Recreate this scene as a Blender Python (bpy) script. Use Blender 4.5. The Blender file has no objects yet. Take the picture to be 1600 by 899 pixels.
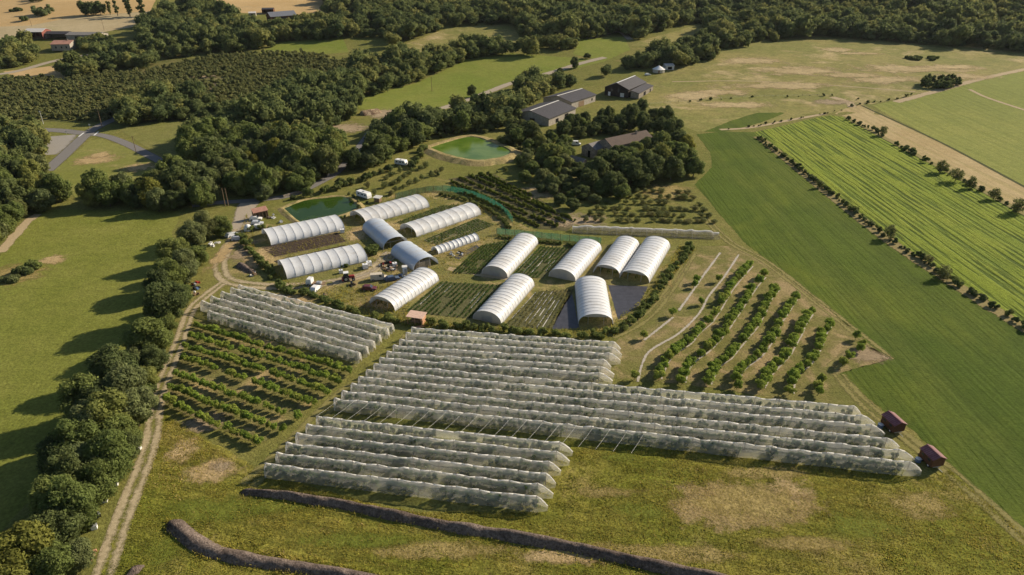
import bpy, math, random
import numpy as np
from mathutils import Vector, Matrix
from mathutils.geometry import delaunay_2d_cdt
C = bpy.context
scene = C.scene
COL = scene.collection
R_ = math.radians
rnd = random.Random(7)
rs = np.random.RandomState(11)

# ------------------------------------------------------------------ camera, sky, sun, exposure
CAMH, FPX = 90.0, 1600 * 24 / 36
PITCH = math.atan(549.5 / FPX)
cam = bpy.data.cameras.new('camera'); cam.lens = 24; cam.sensor_width = 36; cam.clip_start = 1; cam.clip_end = 20000
camo = bpy.data.objects.new('camera', cam); COL.objects.link(camo)
camo.location = (0, 0, CAMH); camo.rotation_euler = (math.pi / 2 - PITCH, 0, 0)
scene.camera = camo

SUN_EL, SUN_AZ = R_(27), R_(60)          # azimuth from +Y towards +X
sdir = Vector((math.sin(SUN_AZ) * math.cos(SUN_EL), math.cos(SUN_AZ) * math.cos(SUN_EL), math.sin(SUN_EL)))
world = bpy.data.worlds.new('World'); scene.world = world; world.use_nodes = True
wn = world.node_tree; wn.nodes.clear()
sky = wn.nodes.new('ShaderNodeTexSky'); sky.sky_type = 'NISHITA'; sky.sun_disc = False
sky.sun_elevation = SUN_EL; sky.sun_rotation = SUN_AZ; sky.altitude = 300
bg = wn.nodes.new('ShaderNodeBackground'); bg.inputs[1].default_value = 0.07
wo = wn.nodes.new('ShaderNodeOutputWorld')
wn.links.new(sky.outputs[0], bg.inputs[0]); wn.links.new(bg.outputs[0], wo.inputs[0])
sl = bpy.data.lights.new('sun', 'SUN'); sl.energy = 4.8; sl.angle = R_(0.5); sl.color = (1.0, 0.875, 0.69)
slo = bpy.data.objects.new('sun', sl); COL.objects.link(slo)
slo.rotation_euler = (-sdir).to_track_quat('-Z', 'Y').to_euler(); slo.location = (200, 200, 300)
scene.view_settings.view_transform = 'Standard'
try: scene.view_settings.look = 'None'
except Exception: pass
scene.view_settings.exposure = 0.5; scene.view_settings.gamma = 1.0
scene.render.engine = 'CYCLES'
scene.cycles.transparent_max_bounces = 24
scene.cycles.max_bounces = 6
scene.cycles.use_denoising = True

# ------------------------------------------------------------------ helpers
def height(x, y):
    d = math.hypot(x, y)
    t = min(max((d - 330) / 300, 0), 1); t = t * t * (3 - 2 * t)
    k = min(max((y - 380) / 620, 0), 1); k = k * k * (3 - 2 * k)
    return 34 * k + t * (2.2 * math.sin(x / 83 + 1.1) * math.cos(y / 120) + 1.6 * math.sin(y / 75 + x / 160))

def G(u, v, z=0.0):
    """terrain point (plus z) that the photograph shows at pixel u, v"""
    dx = (u - 800) / FPX; dy = -(v - 449.5) / FPX
    d = Vector((dx, math.cos(PITCH) + dy * math.sin(PITCH), -math.sin(PITCH) + dy * math.cos(PITCH)))
    f = lambda t: CAMH + d.z * t - z - height(d.x * t, d.y * t)
    a = 60.0; b = a
    while b < 6000:
        b = a * 1.05
        if f(b) < 0: break
        a = b
    for _ in range(26):
        m = (a + b) / 2
        if f(m) < 0: b = m
        else: a = m
    return Vector((d.x * a, d.y * a, CAMH + d.z * a))

def PX(P):
    """pixels of an (n,3) array of points"""
    P = np.asarray(P, float)
    c, s = math.cos(PITCH), math.sin(PITCH)
    z = P[:, 2] - CAMH
    dep = P[:, 1] * c - z * s; up = P[:, 1] * s + z * c
    return np.stack([800 + FPX * P[:, 0] / dep, 449.5 - FPX * up / dep], 1)

def inside(pts, poly):
    pts = np.asarray(pts, float); poly = np.asarray(poly, float)
    x, y = pts[:, 0], pts[:, 1]; r = np.zeros(len(pts), bool)
    n = len(poly)
    for i in range(n):
        x1, y1 = poly[i]; x2, y2 = poly[(i + 1) % n]
        if y1 == y2: continue
        c = ((y1 > y) != (y2 > y)) & (x < (x2 - x1) * (y - y1) / (y2 - y1) + x1)
        r ^= c
    return r

def vnoise(x, y, s, seed=0):
    x = np.asarray(x, float) / s + 1000; y = np.asarray(y, float) / s + 1000
    xi = np.floor(x).astype(np.int64); yi = np.floor(y).astype(np.int64)
    fx = x - xi; fy = y - yi; fx = fx * fx * (3 - 2 * fx); fy = fy * fy * (3 - 2 * fy)
    def h(a, b):
        n = (a * 374761393 + b * 668265263 + seed * 982451653) & 0x7fffffff
        n = ((n ^ (n >> 13)) * 1274126177) & 0x7fffffff
        return ((n ^ (n >> 16)) & 0xffff) / 65535.0
    return (h(xi, yi) * (1 - fx) + h(xi + 1, yi) * fx) * (1 - fy) + (h(xi, yi + 1) * (1 - fx) + h(xi + 1, yi + 1) * fx) * fy

def tag(o, label=None, cat=None, group=None, kind=None):
    if label: o['label'] = label
    if cat: o['category'] = cat
    if group: o['group'] = group
    if kind: o['kind'] = kind
    return o

def link(name, me, parent=None, loc=None, rz=None):
    o = bpy.data.objects.new(name, me); COL.objects.link(o)
    if parent: o.parent = parent
    if loc is not None: o.location = loc
    if rz is not None: o.rotation_euler = (0, 0, rz)
    return o

def thing(name, label, cat, loc=(0, 0, 0), rz=0.0, group=None):
    o = bpy.data.objects.new(name, None); COL.objects.link(o); o.empty_display_size = 0.3
    o.location = loc; o.rotation_euler = (0, 0, rz)
    return tag(o, label, cat, group)

def qmesh(name, V, Q, mats, midx=None, tint=None, smooth=False):
    """mesh of quads from arrays"""
    V = np.asarray(V, np.float32); Q = np.asarray(Q, np.int32)
    me = bpy.data.meshes.new(name)
    me.vertices.add(len(V)); me.vertices.foreach_set('co', V.ravel())
    me.loops.add(Q.size); me.loops.foreach_set('vertex_index', Q.ravel())
    me.polygons.add(len(Q)); me.polygons.foreach_set('loop_start', np.arange(0, Q.size, 4, dtype=np.int32))
    for m in mats: me.materials.append(m)
    if midx is not None: me.polygons.foreach_set('material_index', np.asarray(midx, np.int32))
    if smooth: me.polygons.foreach_set('use_smooth', np.ones(len(Q), bool))
    if tint is not None:
        a = me.attributes.new('tint', 'FLOAT', 'POINT'); a.data.foreach_set('value', np.asarray(tint, np.float32))
    me.update(calc_edges=True)
    return me

class MB:
    """collects polygons for one mesh"""
    def __init__(s): s.v = []; s.f = []
    def poly(s, pts):
        n = len(s.v); s.v += [tuple(p) for p in pts]; s.f.append(tuple(range(n, n + len(pts)))); return s
    def box(s, c, d, rz=0, rx=0, ry=0, taper=1.0):
        M = Matrix.Translation(c) @ Matrix.Rotation(rz, 4, 'Z') @ Matrix.Rotation(ry, 4, 'Y') @ Matrix.Rotation(rx, 4, 'X')
        n = len(s.v); x, y, z = d[0] / 2, d[1] / 2, d[2] / 2
        for k in range(8):
            t = taper if k & 4 else 1
            s.v.append(tuple(M @ Vector(((x if k & 1 else -x) * t, (y if k & 2 else -y) * t, z if k & 4 else -z))))
        for f in ((0, 2, 3, 1), (4, 5, 7, 6), (0, 1, 5, 4), (2, 6, 7, 3), (0, 4, 6, 2), (1, 3, 7, 5)):
            s.f.append(tuple(n + i for i in f))
        return s
    def tube(s, pts, r, k=6, r2=None, caps=True):
        pts = [Vector(p) for p in pts]; n0 = len(s.v); m = len(pts)
        for i, p in enumerate(pts):
            d = (pts[min(i + 1, m - 1)] - pts[max(i - 1, 0)]).normalized()
            a = d.orthogonal().normalized() if abs(d.z) > .9 else d.cross(Vector((0, 0, 1))).normalized()
            b = d.cross(a)
            rr = r if r2 is None else r + (r2 - r) * i / (m - 1)
            for j in range(k):
                t = 2 * math.pi * j / k
                s.v.append(tuple(p + a * math.cos(t) * rr + b * math.sin(t) * rr))
        for i in range(m - 1):
            for j in range(k):
                j2 = (j + 1) % k
                s.f.append((n0 + i * k + j, n0 + i * k + j2, n0 + (i + 1) * k + j2, n0 + (i + 1) * k + j))
        if caps:
            s.f.append(tuple(n0 + j for j in range(k))[::-1]); s.f.append(tuple(n0 + (m - 1) * k + j for j in range(k)))
        return s
    def prism(s, prof, y0, y1):
        """profile in x,z extruded along y"""
        n = len(s.v); k = len(prof)
        for y in (y0, y1): s.v += [(p[0], y, p[1]) for p in prof]
        for j in range(k):
            j2 = (j + 1) % k; s.f.append((n + j, n + j2, n + k + j2, n + k + j))
        s.f.append(tuple(n + j for j in range(k))[::-1]); s.f.append(tuple(n + k + j for j in range(k)))
        return s
    def dome(s, c, r, h, k=16, m=5, z0=0):
        n = len(s.v)
        for i in range(m + 1):
            t = math.pi / 2 * i / m
            for j in range(k):
                a = 2 * math.pi * j / k
                s.v.append((c[0] + r * math.cos(t) * math.cos(a), c[1] + r * math.cos(t) * math.sin(a), c[2] + z0 + h * math.sin(t)))
        for i in range(m):
            for j in range(k):
                j2 = (j + 1) % k
                s.f.append((n + i * k + j, n + i * k + j2, n + (i + 1) * k + j2, n + (i + 1) * k + j))
        return s
    def mesh(s, name, m, smooth=False):
        me = bpy.data.meshes.new(name); me.from_pydata(s.v, [], s.f)
        for x in (m if isinstance(m, (list, tuple)) else [m]): me.materials.append(x)
        if smooth: me.polygons.foreach_set('use_smooth', np.ones(len(me.polygons), bool))
        me.update(); return me
    def build(s, name, m, parent=None, smooth=False, loc=None, rz=None):
        return link(name, s.mesh(name, m, smooth), parent, loc, rz)

# ------------------------------------------------------------------ materials
def nd(nt, typ, ins=None, **props):
    n = nt.nodes.new(typ)
    for k, v in props.items(): setattr(n, k, v)
    for k, v in (ins or {}).items():
        if isinstance(v, bpy.types.NodeSocket): nt.links.new(v, n.inputs[k])
        else: n.inputs[k].default_value = v
    return n
def mathn(nt, op, a, b=0.0, c=None):
    ins = {0: a, 1: b}
    if c is not None: ins[2] = c
    return nd(nt, 'ShaderNodeMath', ins, operation=op).outputs[0]
def mixc(nt, f, a, b, blend='MIX'):
    def c4(x): return x if isinstance(x, bpy.types.NodeSocket) else (*x, 1)
    return nd(nt, 'ShaderNodeMix', {0: f, 6: c4(a), 7: c4(b)}, data_type='RGBA', blend_type=blend).outputs[2]
def ramp(nt, f, a, b):
    return nd(nt, 'ShaderNodeMapRange', {0: f, 1: a, 2: b, 3: 0.0, 4: 1.0}, interpolation_type='SMOOTHSTEP').outputs[0]
def noise(nt, vec, scale, detail=3, rough=.55, dist=0.0):
    return nd(nt, 'ShaderNodeTexNoise', {'Vector': vec, 'Scale': scale, 'Detail': detail, 'Roughness': rough, 'Distortion': dist}).outputs[0]
def newmat(name):
    m = bpy.data.materials.new(name); m.use_nodes = True
    nt = m.node_tree; nt.nodes.clear()
    return m, nt
def finish(nt, shader): nt.links.new(shader, nd(nt, 'ShaderNodeOutputMaterial').inputs[0])
def bsdf(nt, col, rough=.85, spec=.15, normal=None, **ins):
    d = {'Base Color': col if isinstance(col, bpy.types.NodeSocket) else (*col, 1), 'Roughness': rough, 'Specular IOR Level': spec}
    if normal is not None: d['Normal'] = normal
    d.update(ins)
    return nd(nt, 'ShaderNodeBsdfPrincipled', d).outputs[0]

def plain(name, col, rough=.7, spec=.3, var=.25, scale=2.0, bump=0.0, metal=0.0):
    m, nt = newmat(name)
    v = nd(nt, 'ShaderNodeTexCoord').outputs['Object']
    n = noise(nt, v, scale, 5)
    c = mixc(nt, ramp(nt, n, .3, .7), tuple(x * (1 - var) for x in col), tuple(min(1, x * (1 + var)) for x in col))
    nm = None
    if bump: nm = nd(nt, 'ShaderNodeBump', {'Strength': .6, 'Distance': bump, 'Height': noise(nt, v, scale * 4, 4)}).outputs[0]
    finish(nt, bsdf(nt, c, rough, spec, nm, Metallic=metal)); return m

def field(name, c1, c2, c3=None, big=.012, mid=.1, fine=1.5, dry=(.58, .75), drys=.03, rows=None, bump=.25, contrast=.3, alpha=None):
    """ground cover: two large tones, a third in patches, fine grain, optional drill rows (unit perp, spacing, colour, amount, wobble)"""
    m, nt = newmat(name)
    P = nd(nt, 'ShaderNodeTexCoord').outputs['Object']
    nL = noise(nt, P, big, 3); nM = noise(nt, P, mid, 4, .6); nF = noise(nt, P, fine, 5, .7)
    f = ramp(nt, mathn(nt, 'ADD', mathn(nt, 'MULTIPLY', nL, .6), mathn(nt, 'MULTIPLY', nM, .4)), .38, .62)
    c = mixc(nt, f, c1, c2)
    if c3:
        n3 = noise(nt, P, drys, 5, .65, .6)
        c = mixc(nt, ramp(nt, n3, *dry), c, c3)
    hgt = nF
    if rows:
        for (perp, sp, rc, amt, wob) in rows:
            da = nd(nt, 'ShaderNodeVectorMath', {0: P, 1: (perp[0] / sp, perp[1] / sp, 0)}, operation='DOT_PRODUCT').outputs['Value']
            dl = nd(nt, 'ShaderNodeVectorMath', {0: P, 1: (perp[1] / sp / 13, -perp[0] / sp / 13, 0)}, operation='DOT_PRODUCT').outputs['Value']
            q = nd(nt, 'ShaderNodeCombineXYZ', {0: da, 1: dl}).outputs[0]
            sn = noise(nt, q, .95, 4, .6, .25)
            ph = mathn(nt, 'ADD', mathn(nt, 'MULTIPLY', da, 2 * math.pi), mathn(nt, 'MULTIPLY', noise(nt, P, .05, 3), wob))
            si = mathn(nt, 'MULTIPLY', mathn(nt, 'SINE', ph), .07)
            g = mathn(nt, 'MULTIPLY', ramp(nt, mathn(nt, 'ADD', sn, si), .44, .66), amt)
            c = mixc(nt, g, c, rc)
            hgt = mathn(nt, 'SUBTRACT', hgt, mathn(nt, 'MULTIPLY', g, .9))
    v = mathn(nt, 'MULTIPLY_ADD', ramp(nt, nF, .25, .75), 2 * contrast, 1 - contrast)
    v2 = mathn(nt, 'MULTIPLY_ADD', ramp(nt, noise(nt, P, fine * .28, 4, .7), .25, .75), contrast * 1.1, 1 - contrast * .55)
    vv = mathn(nt, 'MULTIPLY', v, v2)
    c = nd(nt, 'ShaderNodeVectorMath', {0: c, 'Scale': vv}, operation='SCALE').outputs[0]
    nm = nd(nt, 'ShaderNodeBump', {'Strength': .8, 'Distance': bump, 'Height': hgt}).outputs[0]
    sh = bsdf(nt, c, .95, .05, nm)
    if alpha:
        uv = nd(nt, 'ShaderNodeTexCoord').outputs['UV']
        r = nd(nt, 'ShaderNodeVectorMath', {0: uv}, operation='LENGTH').outputs['Value']
        e = mathn(nt, 'SUBTRACT', mathn(nt, 'ADD', mathn(nt, 'MULTIPLY', noise(nt, P, .35 if alpha == 'patch' else .12, 6, .75), 1.9), mathn(nt, 'MULTIPLY', noise(nt, P, .07 if alpha == 'patch' else .03, 3), .9)), mathn(nt, 'ADD', r, .3))
        a = mathn(nt, 'MULTIPLY', ramp(nt, e, .15, .75), .85)
        sh = nd(nt, 'ShaderNodeMixShader', {0: a, 1: nd(nt, 'ShaderNodeBsdfTransparent').outputs[0], 2: sh}).outputs[0]
    finish(nt, sh); return m

def track_mat(name, c1, c2, ruts=True, edge=.3, grain=.4):
    m, nt = newmat(name)
    tc = nd(nt, 'ShaderNodeTexCoord'); P = tc.outputs['Object']
    x = nd(nt, 'ShaderNodeSeparateXYZ', {0: tc.outputs['UV']}).outputs[0]      # -1..1 across
    ax = mathn(nt, 'ABSOLUTE', x)
    n1 = noise(nt, P, 1.3, 7, .78); n2 = noise(nt, P, .18, 3)
    w = mathn(nt, 'ADD', mathn(nt, 'MULTIPLY', mathn(nt, 'SUBTRACT', n1, .5), edge * 2.4), mathn(nt, 'MULTIPLY', mathn(nt, 'SUBTRACT', n2, .5), edge * 1.6))
    if ruts:
        dist = mathn(nt, 'ABSOLUTE', mathn(nt, 'SUBTRACT', ax, .55))
        a = ramp(nt, mathn(nt, 'ADD', mathn(nt, 'SUBTRACT', .33, dist), w), -.28, .30)
    else:
        a = ramp(nt, mathn(nt, 'ADD', mathn(nt, 'SUBTRACT', .86, ax), w), -.1, .2)
    c = mixc(nt, ramp(nt, n1, .3, .7), c1, c2)
    nf = noise(nt, P, 5, 4, .7)
    c = nd(nt, 'ShaderNodeVectorMath', {0: c, 'Scale': mathn(nt, 'MULTIPLY_ADD', nf, grain, 1 - grain / 2)}, operation='SCALE').outputs[0]
    sh = bsdf(nt, c, .95, .05, nd(nt, 'ShaderNodeBump', {'Strength': .5, 'Distance': .08, 'Height': nf}).outputs[0])
    finish(nt, nd(nt, 'ShaderNodeMixShader', {0: a, 1: nd(nt, 'ShaderNodeBsdfTransparent').outputs[0], 2: sh}).outputs[0])
    return m

def leaf_mat(name, ca, cb, cc, stuff=False):
    m, nt = newmat(name)
    if stuff: r = nd(nt, 'ShaderNodeAttribute', attribute_name='tint').outputs['Fac']
    else: r = nd(nt, 'ShaderNodeObjectInfo').outputs['Random']
    P = nd(nt, 'ShaderNodeNewGeometry').outputs['Position']
    c = mixc(nt, ramp(nt, r, .05, .65), ca, cb)
    c = mixc(nt, ramp(nt, r, .75, 1.0), c, cc)
    n = noise(nt, P, .45, 3, .6); n2 = noise(nt, P, 3.0, 2)
    v = mathn(nt, 'MULTIPLY', mathn(nt, 'MULTIPLY_ADD', ramp(nt, n, .3, .7), .5, .75), mathn(nt, 'MULTIPLY_ADD', n2, .6, .7))
    c = nd(nt, 'ShaderNodeVectorMath', {0: c, 'Scale': v}, operation='SCALE').outputs[0]
    d = bsdf(nt, c, .85, .06)
    t = nd(nt, 'ShaderNodeBsdfTranslucent', {0: nd(nt, 'ShaderNodeVectorMath', {0: c, 'Scale': 1.45}, operation='SCALE').outputs[0]}).outputs[0]
    finish(nt, nd(nt, 'ShaderNodeMixShader', {0: .38, 1: d, 2: t}).outputs[0]); return m

def net_mat(name, alpha, col=(.8, .79, .74), var=.25, top=0.0):
    m, nt = newmat(name)
    P = nd(nt, 'ShaderNodeTexCoord').outputs['Object']
    st = nd(nt, 'ShaderNodeMapping', {'Vector': P, 'Scale': (.35, 1, .5)}).outputs[0]
    n = noise(nt, st, 1.2, 5, .65)
    a = mathn(nt, 'ADD', alpha - var / 2, mathn(nt, 'MULTIPLY', ramp(nt, n, .3, .7), var))
    if top:
        z = nd(nt, 'ShaderNodeSeparateXYZ', {0: P}).outputs[2]
        a = mathn(nt, 'ADD', a, mathn(nt, 'MULTIPLY', ramp(nt, mathn(nt, 'ADD', z, mathn(nt, 'MULTIPLY', n, .5)), 2.1, 3.1), top))
    d = nd(nt, 'ShaderNodeBsdfDiffuse', {0: (*col, 1)}).outputs[0]
    t = nd(nt, 'ShaderNodeBsdfTranslucent', {0: (*col, 1)}).outputs[0]
    s = nd(nt, 'ShaderNodeMixShader', {0: .5, 1: d, 2: t}).outputs[0]
    finish(nt, nd(nt, 'ShaderNodeMixShader', {0: a, 1: nd(nt, 'ShaderNodeBsdfTransparent').outputs[0], 2: s}).outputs[0])
    return m

def plastic_mat(name, col, trans=.3, rough=.35, dirt=(.55, .5, .42), clear=0.0):
    m, nt = newmat(name)
    P = nd(nt, 'ShaderNodeTexCoord').outputs['Object']
    n = noise(nt, P, .8, 6, .7); n2 = noise(nt, P, .25, 3)
    c = mixc(nt, mathn(nt, 'MULTIPLY', ramp(nt, mathn(nt, 'ADD', mathn(nt, 'ADD', mathn(nt, 'MULTIPLY', n, .6), mathn(nt, 'MULTIPLY', n2, .4)), mathn(nt, 'MULTIPLY', nd(nt, 'ShaderNodeObjectInfo').outputs['Random'], .12)), .5, .74), .5), col, dirt)
    z = nd(nt, 'ShaderNodeSeparateXYZ', {0: P}).outputs[2]
    c = mixc(nt, mathn(nt, 'MULTIPLY', mathn(nt, 'SUBTRACT', 1.0, ramp(nt, mathn(nt, 'ADD', z, mathn(nt, 'MULTIPLY', n, .8)), .4, 1.3)), .35), c, dirt)
    nm = nd(nt, 'ShaderNodeBump', {'Strength': .35, 'Distance': .08, 'Height': noise(nt, P, 1.6, 4)}).outputs[0]
    p = bsdf(nt, c, rough, .4, nm)
    t = nd(nt, 'ShaderNodeBsdfTranslucent', {0: c, 'Normal': nm}).outputs[0]
    s = nd(nt, 'ShaderNodeMixShader', {0: trans, 1: p, 2: t}).outputs[0]
    if clear: s = nd(nt, 'ShaderNodeMixShader', {0: clear, 1: s, 2: nd(nt, 'ShaderNodeBsdfTransparent').outputs[0]}).outputs[0]
    finish(nt, s); return m

def water_mat(name, c1, c2, rough=.06):
    m, nt = newmat(name)
    P = nd(nt, 'ShaderNodeTexCoord').outputs['Object']
    c = mixc(nt, ramp(nt, noise(nt, P, .07, 4, .6, .8), .35, .68), c1, c2)
    nm = nd(nt, 'ShaderNodeBump', {'Strength': .15, 'Distance': .03, 'Height': noise(nt, P, 1.2, 3)}).outputs[0]
    finish(nt, bsdf(nt, c, rough, .2, nm, IOR=1.33)); return m

def roof_mat(name, c1, c2, ribs=.5, axis=1, rough=.6, streak=.5):
    """sheet or tile roof: ribs run down the slope (repeat along local axis)"""
    m, nt = newmat(name)
    P = nd(nt, 'ShaderNodeTexCoord').outputs['Object']
    s = nd(nt, 'ShaderNodeSeparateXYZ', {0: P}).outputs[axis]
    w = mathn(nt, 'MULTIPLY_ADD', mathn(nt, 'SINE', mathn(nt, 'MULTIPLY', s, 2 * math.pi / ribs)), .5, .5)
    n = noise(nt, P, .9, 6, .7)
    c = mixc(nt, ramp(nt, n, .35, .7), c1, c2)
    c = mixc(nt, mathn(nt, 'MULTIPLY', ramp(nt, w, .75, 1), streak), c, tuple(x * .55 for x in c1))
    nm = nd(nt, 'ShaderNodeBump', {'Strength': .7, 'Distance': .05, 'Height': mathn(nt, 'ADD', w, mathn(nt, 'MULTIPLY', n, .5))}).outputs[0]
    finish(nt, bsdf(nt, c, rough, .25, nm)); return m

M = {}
M['bark'] = plain('bark', (.11, .085, .06), .9, .1, .35, 3, .05)
M['leaf'] = leaf_mat('leaf_oak', (.132, .165, .048), (.162, .19, .055), (.21, .215, .06))
M['leaf_dark'] = leaf_mat('leaf_dark', (.088, .112, .041), (.115, .138, .048), (.15, .162, .055))
M['leaf_ragged'] = leaf_mat('leaf_ragged', (.13, .15, .052), (.165, .175, .066), (.20, .19, .075))
M['leaf_grey'] = leaf_mat('leaf_grey', (.135, .16, .064), (.165, .185, .074), (.19, .20, .075))
M['leaf_gold'] = leaf_mat('leaf_gold', (.17, .175, .04), (.21, .205, .045), (.25, .23, .05))
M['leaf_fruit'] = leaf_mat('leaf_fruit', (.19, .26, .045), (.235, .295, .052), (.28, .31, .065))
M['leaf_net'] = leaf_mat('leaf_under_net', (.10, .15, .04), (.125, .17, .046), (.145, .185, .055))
M['leaf_stuff'] = leaf_mat('leaf_forest', (.098, .125, .047), (.15, .172, .058), (.215, .215, .068), True)
M['scrub_stuff'] = leaf_mat('leaf_scrub', (.14, .152, .058), (.18, .185, .068), (.22, .205, .08), True)
M['net_tree_stuff'] = leaf_mat('leaf_under_net_far', (.10, .15, .04), (.125, .17, .046), (.145, .185, .055), True)
M['crop_stuff'] = leaf_mat('leaf_crop', (.055, .095, .024), (.08, .13, .03), (.11, .15, .045), True)
M['crop_pale'] = leaf_mat('leaf_crop_pale', (.14, .15, .045), (.22, .20, .075), (.32, .27, .12), True)
M['grass_stuff'] = leaf_mat('grass_blades', (.185, .20, .03), (.32, .268, .056), (.54, .41, .18), True)
M['vine'] = leaf_mat('leaf_vine', (.12, .155, .026), (.16, .185, .034), (.19, .21, .04))
M['white'] = plain('white_paint', (.78, .77, .74), .45, .4, .08, 1.5)
M['offwhite'] = plain('weathered_white', (.62, .6, .55), .7, .3, .2, 1.5)
M['grey_metal'] = plain('galvanised_metal', (.42, .43, .44), .45, .5, .2, 2, 0, .4)
M['dark'] = plain('dark_opening', (.012, .012, .012), .9, .05, .3)
M['glass'] = plain('dark_glass', (.03, .04, .05), .08, .5, .1)
M['rubber'] = plain('rubber', (.02, .02, .02), .8, .2, .2)
M['wood'] = plain('weathered_wood', (.22, .15, .09), .85, .15, .3, 4, .02)
M['pink_wood'] = plain('fresh_timber', (.50, .27, .16), .75, .2, .12, 3, .01)
M['pink_roof'] = plain('pale_pink_roof', (.66, .45, .34), .7, .2, .1, 2)
M['brown_board'] = roof_mat('brown_boarding', (.10, .045, .022), (.15, .07, .035), .22, 1, .8, .7)
M['dark_board'] = roof_mat('dark_boarding', (.03, .024, .02), (.045, .035, .028), .3, 1, .85, .5)
M['red_roof'] = roof_mat('dark_red_sheet_roof', (.20, .07, .075), (.30, .14, .14), .42, 1, .32, .8)
M['rubber_red'] = plain('red_paint', (.35, .04, .03), .5, .4, .2)
M['faded_red'] = plain('faded_red_sheet', (.22, .075, .055), .7, .2, .25)
M['blue'] = plain('blue_plastic', (.10, .16, .28), .5, .4, .15)
M['stone'] = plain('stone_wall', (.25, .215, .17), .9, .1, .3, 1.2, .06)
M['plaster'] = plain('pale_render', (.36, .32, .265), .9, .1, .15, .8)
M['slate'] = roof_mat('dark_grey_sheet_roof', (.055, .05, .052), (.08, .072, .072), .9, 1, .6, .35)
M['tile'] = roof_mat('weathered_roman_tile', (.135, .098, .076), (.105, .08, .064), .45, 1, .9, .5)
M['grey_tile'] = roof_mat('grey_tile', (.24, .22, .2), (.17, .16, .15), .5, 1, .9, .4)
M['blue_roof'] = roof_mat('blue_grey_sheet_roof', (.13, .14, .165), (.17, .175, .20), 1.0, 1, .5, .3)
M['pale_sheet'] = roof_mat('pale_sheet_roof', (.55, .52, .48), (.66, .62, .56), 1.2, 1, .6, .4)
M['terracotta'] = roof_mat('pink_tile', (.36, .18, .13), (.45, .25, .18), .45, 1, .85, .4)
M['net'] = net_mat('insect_net', .30, (.86, .83, .75), .14, .26)
M['net_ridge'] = net_mat('insect_net_folded', .95, (.92, .90, .86), .05)
M['net_brown'] = net_mat('weathered_net', .45, (.30, .28, .25), .4)
M['green_net'] = net_mat('green_windbreak_net', .62, (.035, .16, .10), .2)
M['poly'] = plastic_mat('tunnel_film', (.81, .82, .83), .22, .42)
M['poly_shade_blue'] = plastic_mat('tunnel_film_shade_blue', (.52, .58, .66), .14, .3)  # film copy with the blue of its shaded side put into the colour
M['yurt_cloth'] = plain('yurt_cloth', (.5, .46, .38), .9, .1, .1)
M['poly_end'] = plastic_mat('tunnel_end_film', (.55, .53, .49), .35, .5, (.4, .36, .3), .15)
M['mulch_sheet'] = plain('pale_mulch_sheet', (.62, .58, .52), .8, .1, .2, 1.5, .05)
M['gravel'] = field('gravel_heap', (.125, .095, .078), (.195, .152, .124), None, .08, .6, 3.0, bump=.5, contrast=.6)
M['stumps'] = field('stumps_and_earth', (.14, .09, .06), (.30, .22, .14), (.4, .31, .2), .2, .5, 2, (.5, .6), .5, bump=.6, contrast=.5)
M['asphalt'] = track_mat('old_asphalt', (.175, .165, .155), (.215, .20, .185), False, .06, .2)
M['lane'] = track_mat('pale_gravel_lane', (.33, .275, .20), (.40, .34, .26), False, .22)
M['rut'] = track_mat('dirt_ruts', (.34, .275, .165), (.47, .385, .245), True, .55, .9)
M['dirt'] = track_mat('worn_dirt', (.36, .28, .17), (.46, .36, .22), False, .5)
M['faint'] = track_mat('faint_ruts', (.20, .185, .062), (.27, .23, .09), True, .6)
M['line'] = plain('road_paint', (.75, .74, .7), .6, .2, .1)

# ------------------------------------------------------------------ sheets, ribbons, patches
def world_poly(px, z=0): return [G(u, v, z) for u, v in px]
def perp_of(p1, p2):
    a, b = G(*p1), G(*p2); d = (b - a).normalized()
    return (-d.y, d.x)
def sheet(name, px, mat, off=.02, step=25, jit=.4, jstep=None, z0=0):
    W = world_poly(px, z0); B = []
    n = len(W)
    for i in range(n):
        a, b = W[i], W[(i + 1) % n]
        dist = (b - a).length; js = jstep or max(.6, a.length * .006)
        k = max(1, min(int(dist / js), 300)); nrm = Vector((-(b - a).y, (b - a).x, 0)).normalized()
        for j in range(k):
            p = a.lerp(b, j / k)
            if j: p = p + nrm * ((rnd.random() - .5) * jit * 1.2 + (float(vnoise(p.x, p.y, js * 7)) - .5) * jit * 2)
            B.append((p.x, p.y))
    pts = list(B); m = len(B)
    arr = np.array(B); x0, y0 = arr.min(0); x1, y1 = arr.max(0)
    gx, gy = np.meshgrid(np.arange(x0 + step / 2, x1, step), np.arange(y0 + step / 2, y1, step))
    g = np.stack([gx.ravel(), gy.ravel()], 1)
    if len(g): pts += [tuple(q) for q in g[inside(g, arr)]]
    vs, _, fs, *_ = delaunay_2d_cdt([Vector(p) for p in pts], [], [list(range(m))], 1, 1e-4)
    me = bpy.data.meshes.new(name)
    me.from_pydata([(v.x, v.y, height(v.x, v.y) + off + z0) for v in vs], [], [tuple(f) for f in fs])
    me.materials.append(mat); me.update()
    # keep faces up
    o = link(name, me); o['kind'] = 'structure'
    return o
def smooth_line(pts, step):
    P = [Vector(p) for p in pts]; out = []
    P = [P[0] * 2 - P[1]] + P + [P[-1] * 2 - P[-2]]
    for i in range(1, len(P) - 2):
        k = max(1, int((P[i + 1] - P[i]).length / step))
        for j in range(k):
            t = j / k; a, b, c, d = P[i - 1:i + 3]
            out.append(.5 * ((2 * b) + (c - a) * t + (2 * a - 5 * b + 4 * c - d) * t * t + (3 * b - a - 3 * c + d) * t ** 3))
    out.append(P[-2]); return out
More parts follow.
